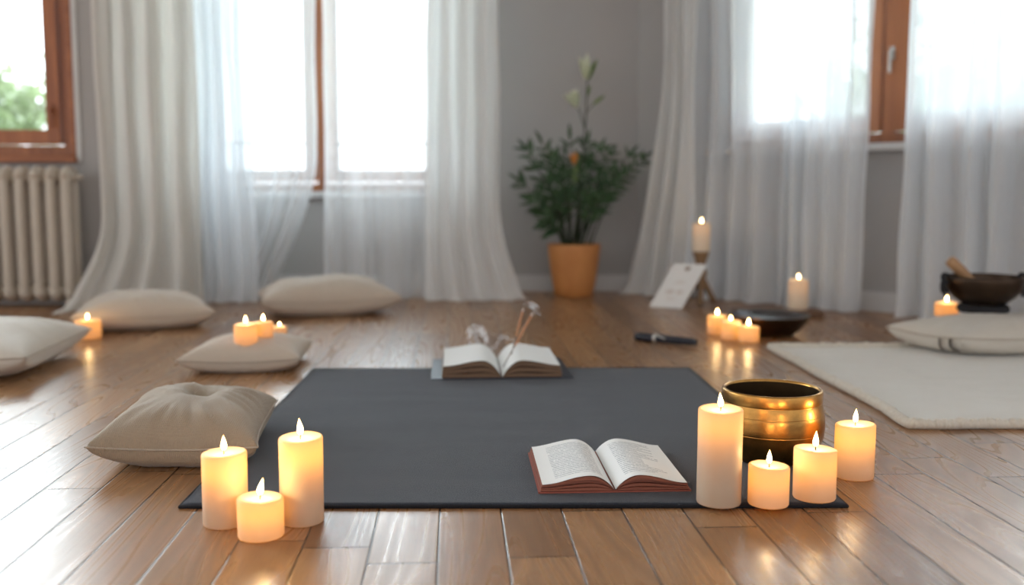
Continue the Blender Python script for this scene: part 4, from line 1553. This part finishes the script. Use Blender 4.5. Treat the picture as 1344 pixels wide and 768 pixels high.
# ------------------------------------------------------------------ leaning card
c_bl, c_br = G(852, 403, .002), G(895, 405.5, .002)
Yt = csb.y - .035
c_tl = V(885, 346, Yt)
c_tr = c_tl + (c_br - c_bl) * 1.0
oc = c_bl
card = thing('paper_card', 'white printed card with rounded hole leaning against the wooden candle holder', 'card', oc)
def cp(a, b):
    return c_bl * (1 - a) * (1 - b) + c_br * a * (1 - b) + c_tr * a * b + c_tl * (1 - a) * b - oc
nrm = (c_br - c_bl).cross(c_tl - c_bl).normalized()
if nrm.y > 0: nrm = -nrm
def rounded(r, n=6):
    pts = []
    for (cx_, cy_, a0) in ((r, r * .55, 180), (1 - r, r * .55, 270), (1 - r, 1 - r * .55, 0), (r, 1 - r * .55, 90)):
        for k in range(n + 1):
            a = math.radians(a0 + 90 * k / n)
            pts.append((cx_ + r * math.cos(a), cy_ + r * .55 * math.sin(a)))
    return pts
bm = bmesh.new()
fr1 = [bm.verts.new(cp(a, b) + nrm * .002) for a, b in rounded(.05)]
bk1 = [bm.verts.new(cp(a, b)) for a, b in rounded(.05)]
bm.faces.new(fr1); bm.faces.new(list(reversed(bk1)))
for k in range(len(fr1)):
    k2 = (k + 1) % len(fr1)
    bm.faces.new((fr1[k], fr1[k2], bk1[k2], bk1[k]))
bmesh.ops.recalc_face_normals(bm, faces=bm.faces)
obj('card_sheet', bm, M['card'], card, smooth=False)
bm = bmesh.new()
vs = [bm.verts.new(cp(.5 + .085 * math.cos(2 * PI * k / 16), .89 + .045 * math.sin(2 * PI * k / 16)) + nrm * .0028) for k in range(16)]
bm.faces.new(vs)
obj('eyelet', bm, M['eyelet'], card, smooth=False)
bm = bmesh.new()
rnd = random.Random(5)
for (ca, cb_, sa, sb_) in ((.36, .36, .13, .060), (.66, .36, .10, .055), (.52, .60, .16, .012), (.50, .56, .20, .010), (.50, .22, .18, .010), (.48, .185, .12, .010)):
    vs = [bm.verts.new(cp(ca + sa * math.cos(2 * PI * k / 14) * (1 + .25 * math.sin(3 * k)), cb_ + sb_ * math.sin(2 * PI * k / 14)) + nrm * .0026) for k in range(14)]
    bm.faces.new(vs)
obj('printed_marks', bm, M['print'], card, smooth=False, label='faint tan printed marks on the card')

# ------------------------------------------------------------------ plant
pf = G(753, 391)
pc_ = pf + Vector((0, 0.11, 0))
pc_.x = V(753, 390, pc_.y).x
PR = size(34.5, pc_)
PH = V(753, 320, pc_.y).z
plant = thing('potted_plant', 'leafy green houseplant with pale flowers in an orange terracotta pot by the back corner', 'plant', (pc_.x, pc_.y, 0))
bm = bmesh.new()
add_lathe(bm, [(0, 0), (PR * .70, 0), (PR * .74, .006), (PR * .82, PH * .25), (PR * .91, PH * .55), (PR * .975, PH * .85), (PR, PH * .98), (PR * .99, PH), (PR * .93, PH), (PR * .91, PH * .95), (PR * .90, PH * .90)], 48)
bmesh.ops.recalc_face_normals(bm, faces=bm.faces)
obj('plant_pot', bm, M['pot'], plant)
bm = bmesh.new()
add_lathe(bm, [(0, PH * .93), (PR * .5, PH * .93), (PR * .905, PH * .91)], 32)
obj('soil', bm, M['soil'], plant)


def leaf_blade(bm, p, d, length, width, nrm, curl=0.25):
    d = d.normalized()
    side = d.cross(nrm)
    if side.length < 1e-4:
        side = Vector((1, 0, 0))
    side.normalize()
    up = side.cross(d).normalized()
    L_, C_, R_ = [], [], []
    for k in range(6):
        t = k / 5
        w = width * (math.sin(PI * min(1, t * .93 + .05)) ** .8) * (1 - .2 * t)
        c = p + d * length * t - up * curl * length * t * t
        L_.append(bm.verts.new(c + side * w * .5 + up * w * .12))
        C_.append(bm.verts.new(c))
        R_.append(bm.verts.new(c - side * w * .5 + up * w * .12))
    for k in range(5):
        bm.faces.new((L_[k], C_[k], C_[k + 1], L_[k + 1]))
        bm.faces.new((C_[k], R_[k], R_[k + 1], C_[k + 1]))


def Pp(px, py, dy=0.0):
    """spot on the plant measured in the photograph, relative to the pot"""
    v = V(px, py, pc_.y + dy)
    return Vector((v.x - pc_.x, v.y - pc_.y, v.z))


rnd = random.Random(77)
# tips of the branches as measured
tips = [(684, 240, -.05), (692, 198, .02), (712, 190, -.12), (704, 222, -.18), (728, 210, .12), (700, 268, -.10), (748, 184, -.05), (738, 235, -.22), (716, 292, -.14),
        (770, 190, .05), (786, 200, -.08), (800, 205, .12), (824, 206, -.04), (842, 211, .03), (806, 240, -.15), (786, 262, -.20), (815, 228, .08), (760, 225, -.25), (775, 215, .20), (742, 205, .18), (730, 262, .1), (793, 232, -.02)]
stems = bmesh.new(); leaves = bmesh.new()
for (tx, ty, dy) in tips:
    tip = Pp(tx, ty, dy)
    a0 = Pp(753 + (tx - 753) * .22 + rnd.uniform(-4, 4), 322, rnd.uniform(-.05, .05))
    a0.z = PH * .9
    mid = (a0 + tip) / 2
    mid.x = a0.x + (tip.x - a0.x) * .28
    mid.z = a0.z + (tip.z - a0.z) * .62
    pts = bez(a0, mid, tip, 14)
    add_tube(stems, pts, [.0065 * (1 - .7 * i / 13) for i in range(14)], 6)
    for i in range(6, 14):
        if rnd.random() < .22:
            continue
        t = (pts[min(i + 1, 13)] - pts[i - 1]).normalized()
        for sgn in (-1, 1):
            az = rnd.uniform(-.5, .5)
            lat = t.cross(Vector((0, -1, 0.25 + az))).normalized() * sgn
            d = (t * rnd.uniform(.55, .95) + lat * rnd.uniform(.55, .9) + Vector((0, rnd.uniform(-.35, .35), rnd.uniform(-.1, .15))))
            ln = rnd.uniform(.070, .115) * (1.0 if i < 11 else .85)
            leaf_blade(leaves, pts[i] + Vector((0, 0, 0)), d, ln, ln * .27, Vector((rnd.uniform(-.4, .4), -.8, .7)), rnd.uniform(.05, .3))
    leaf_blade(leaves, pts[-1], pts[-1] - pts[-2], .09, .024, Vector((0, -.7, .7)), .15)
obj('stems', stems, M['stem'], plant)
obj('foliage', leaves, M['leaf'], plant)
# flower stalk
st = bmesh.new()
main = bez(Pp(752, 320), Pp(768, 215), Pp(771, 100), 14)
add_tube(st, main, [.007 * (1 - .45 * i / 13) for i in range(14)], 6)
add_tube(st, bez(Pp(768, 172), Pp(765, 155), Pp(757, 138), 8), [.0045, .0045, .004, .004, .0035, .0035, .003, .003], 6)
add_tube(st, bez(Pp(769, 150), Pp(773, 142), Pp(779, 137), 6), .003, 6)
obj('flower_stalk', st, M['stem'], plant)


def blossom(pos, d, n, ln, wd, spread, mat, seed):
    r = random.Random(seed)
    bm = bmesh.new()
    d = d.normalized()
    s = d.cross(Vector((0, 1, 0))).normalized(); u = d.cross(s)
    for k in range(n):
        a = 2 * PI * k / n + r.uniform(-.3, .3)
        o = s * math.cos(a) + u * math.sin(a)
        sp_ = spread * r.uniform(.6, 1.3)
        leaf_blade(bm, pos + o * .004, d + o * sp_, ln * r.uniform(.8, 1.15), wd, (o * -1 + d * .3), -.12)
    return obj('blossom', bm, mat, plant)


blossom(Pp(769, 104), Vector((-.05, 0, 1)), 8, .125, .052, .34, M['bud'], 1)
blossom(Pp(757, 141), Vector((-.35, -.2, .9)), 8, .105, .048, .60, M['bud'], 2)
blossom(Pp(754, 216, -.22), Vector((-.1, -.3, .9)), 7, .060, .026, .45, M['orange'], 3)
for a, d, ln, wd, nm in ((Pp(778, 138), (.8, -.1, .7), .085, .028, (0, -.7, .7)), (Pp(770, 128), (.25, -.1, .9), .07, .022, (0, -.7, .7)),
                         (Pp(772, 105), (.35, -.1, .9), .12, .040, (-.5, -.7, .3)), (Pp(755, 240, -.22), (0, -.1, .9), .10, .030, (0, -.9, .3))):
    bl = bmesh.new()
    leaf_blade(bl, a, Vector(d), ln, wd, Vector(nm), .08)
    obj('bract', bl, M['bud_leaf'], plant)

# ------------------------------------------------------------------ light
w = bpy.data.worlds.new('sky')
scn.world = w
w.use_nodes = True
nt = w.node_tree
nt.nodes.clear()
wo = nt.nodes.new('ShaderNodeOutputWorld')
bg = nt.nodes.new('ShaderNodeBackground')
tc = nt.nodes.new('ShaderNodeTexCoord')
sp = nt.nodes.new('ShaderNodeSeparateXYZ')
L(nt, tc.outputs['Generated'], sp.inputs[0])
# hazy bright sky beyond the windows (+y), dimmer sky behind the camera
fac = nt.nodes.new('ShaderNodeMapRange')
fac.inputs['From Min'].default_value = -0.05
fac.inputs['From Max'].default_value = 0.75
L(nt, sp.outputs[1], fac.inputs[0])
L(nt, mixc(nt, fac.outputs[0], (0.96, 0.97, 1.0), (0.88, 0.95, 1.0)), bg.inputs[0])
SKY_BACK, SKY_FRONT = 0.54, 2.8
L(nt, math_n(nt, 'MULTIPLY_ADD', fac.outputs[0], SKY_FRONT - SKY_BACK, SKY_BACK), bg.inputs[1])
L(nt, bg.outputs[0], wo.inputs[0])

sl = bpy.data.lights.new('daylight', 'SUN')
sl.energy = 14.0
sl.angle = math.radians(110)
sl.color = (0.82, 0.93, 1.0)
so = bpy.data.objects.new('daylight', sl)
COL.objects.link(so)
so.location = (0, 9, 6)
so.rotation_euler = Vector((0.12, -1.0, -0.42)).to_track_quat('-Z', 'Y').to_euler()

# ------------------------------------------------------------------ camera
cam = bpy.data.cameras.new('camera')
co = bpy.data.objects.new('camera', cam)
COL.objects.link(co)
cam.sensor_width = 36.0
cam.lens = F / 1344 * 36.0
co.location = CAM
co.rotation_euler = (PI / 2 - TH, 0, 0)
cam.dof.use_dof = True
cam.dof.focus_distance = 1.92
cam.dof.aperture_fstop = 1.8
cam.clip_start = 0.02
scn.camera = co

scn.view_settings.view_transform = 'Standard'
scn.view_settings.look = 'None'
scn.view_settings.exposure = 1.06
scn.cycles.use_denoising = True
scn.cycles.sample_clamp_indirect = 4.0
scn.cycles.max_bounces = 10
scn.cycles.diffuse_bounces = 5
scn.cycles.transparent_max_bounces = 24
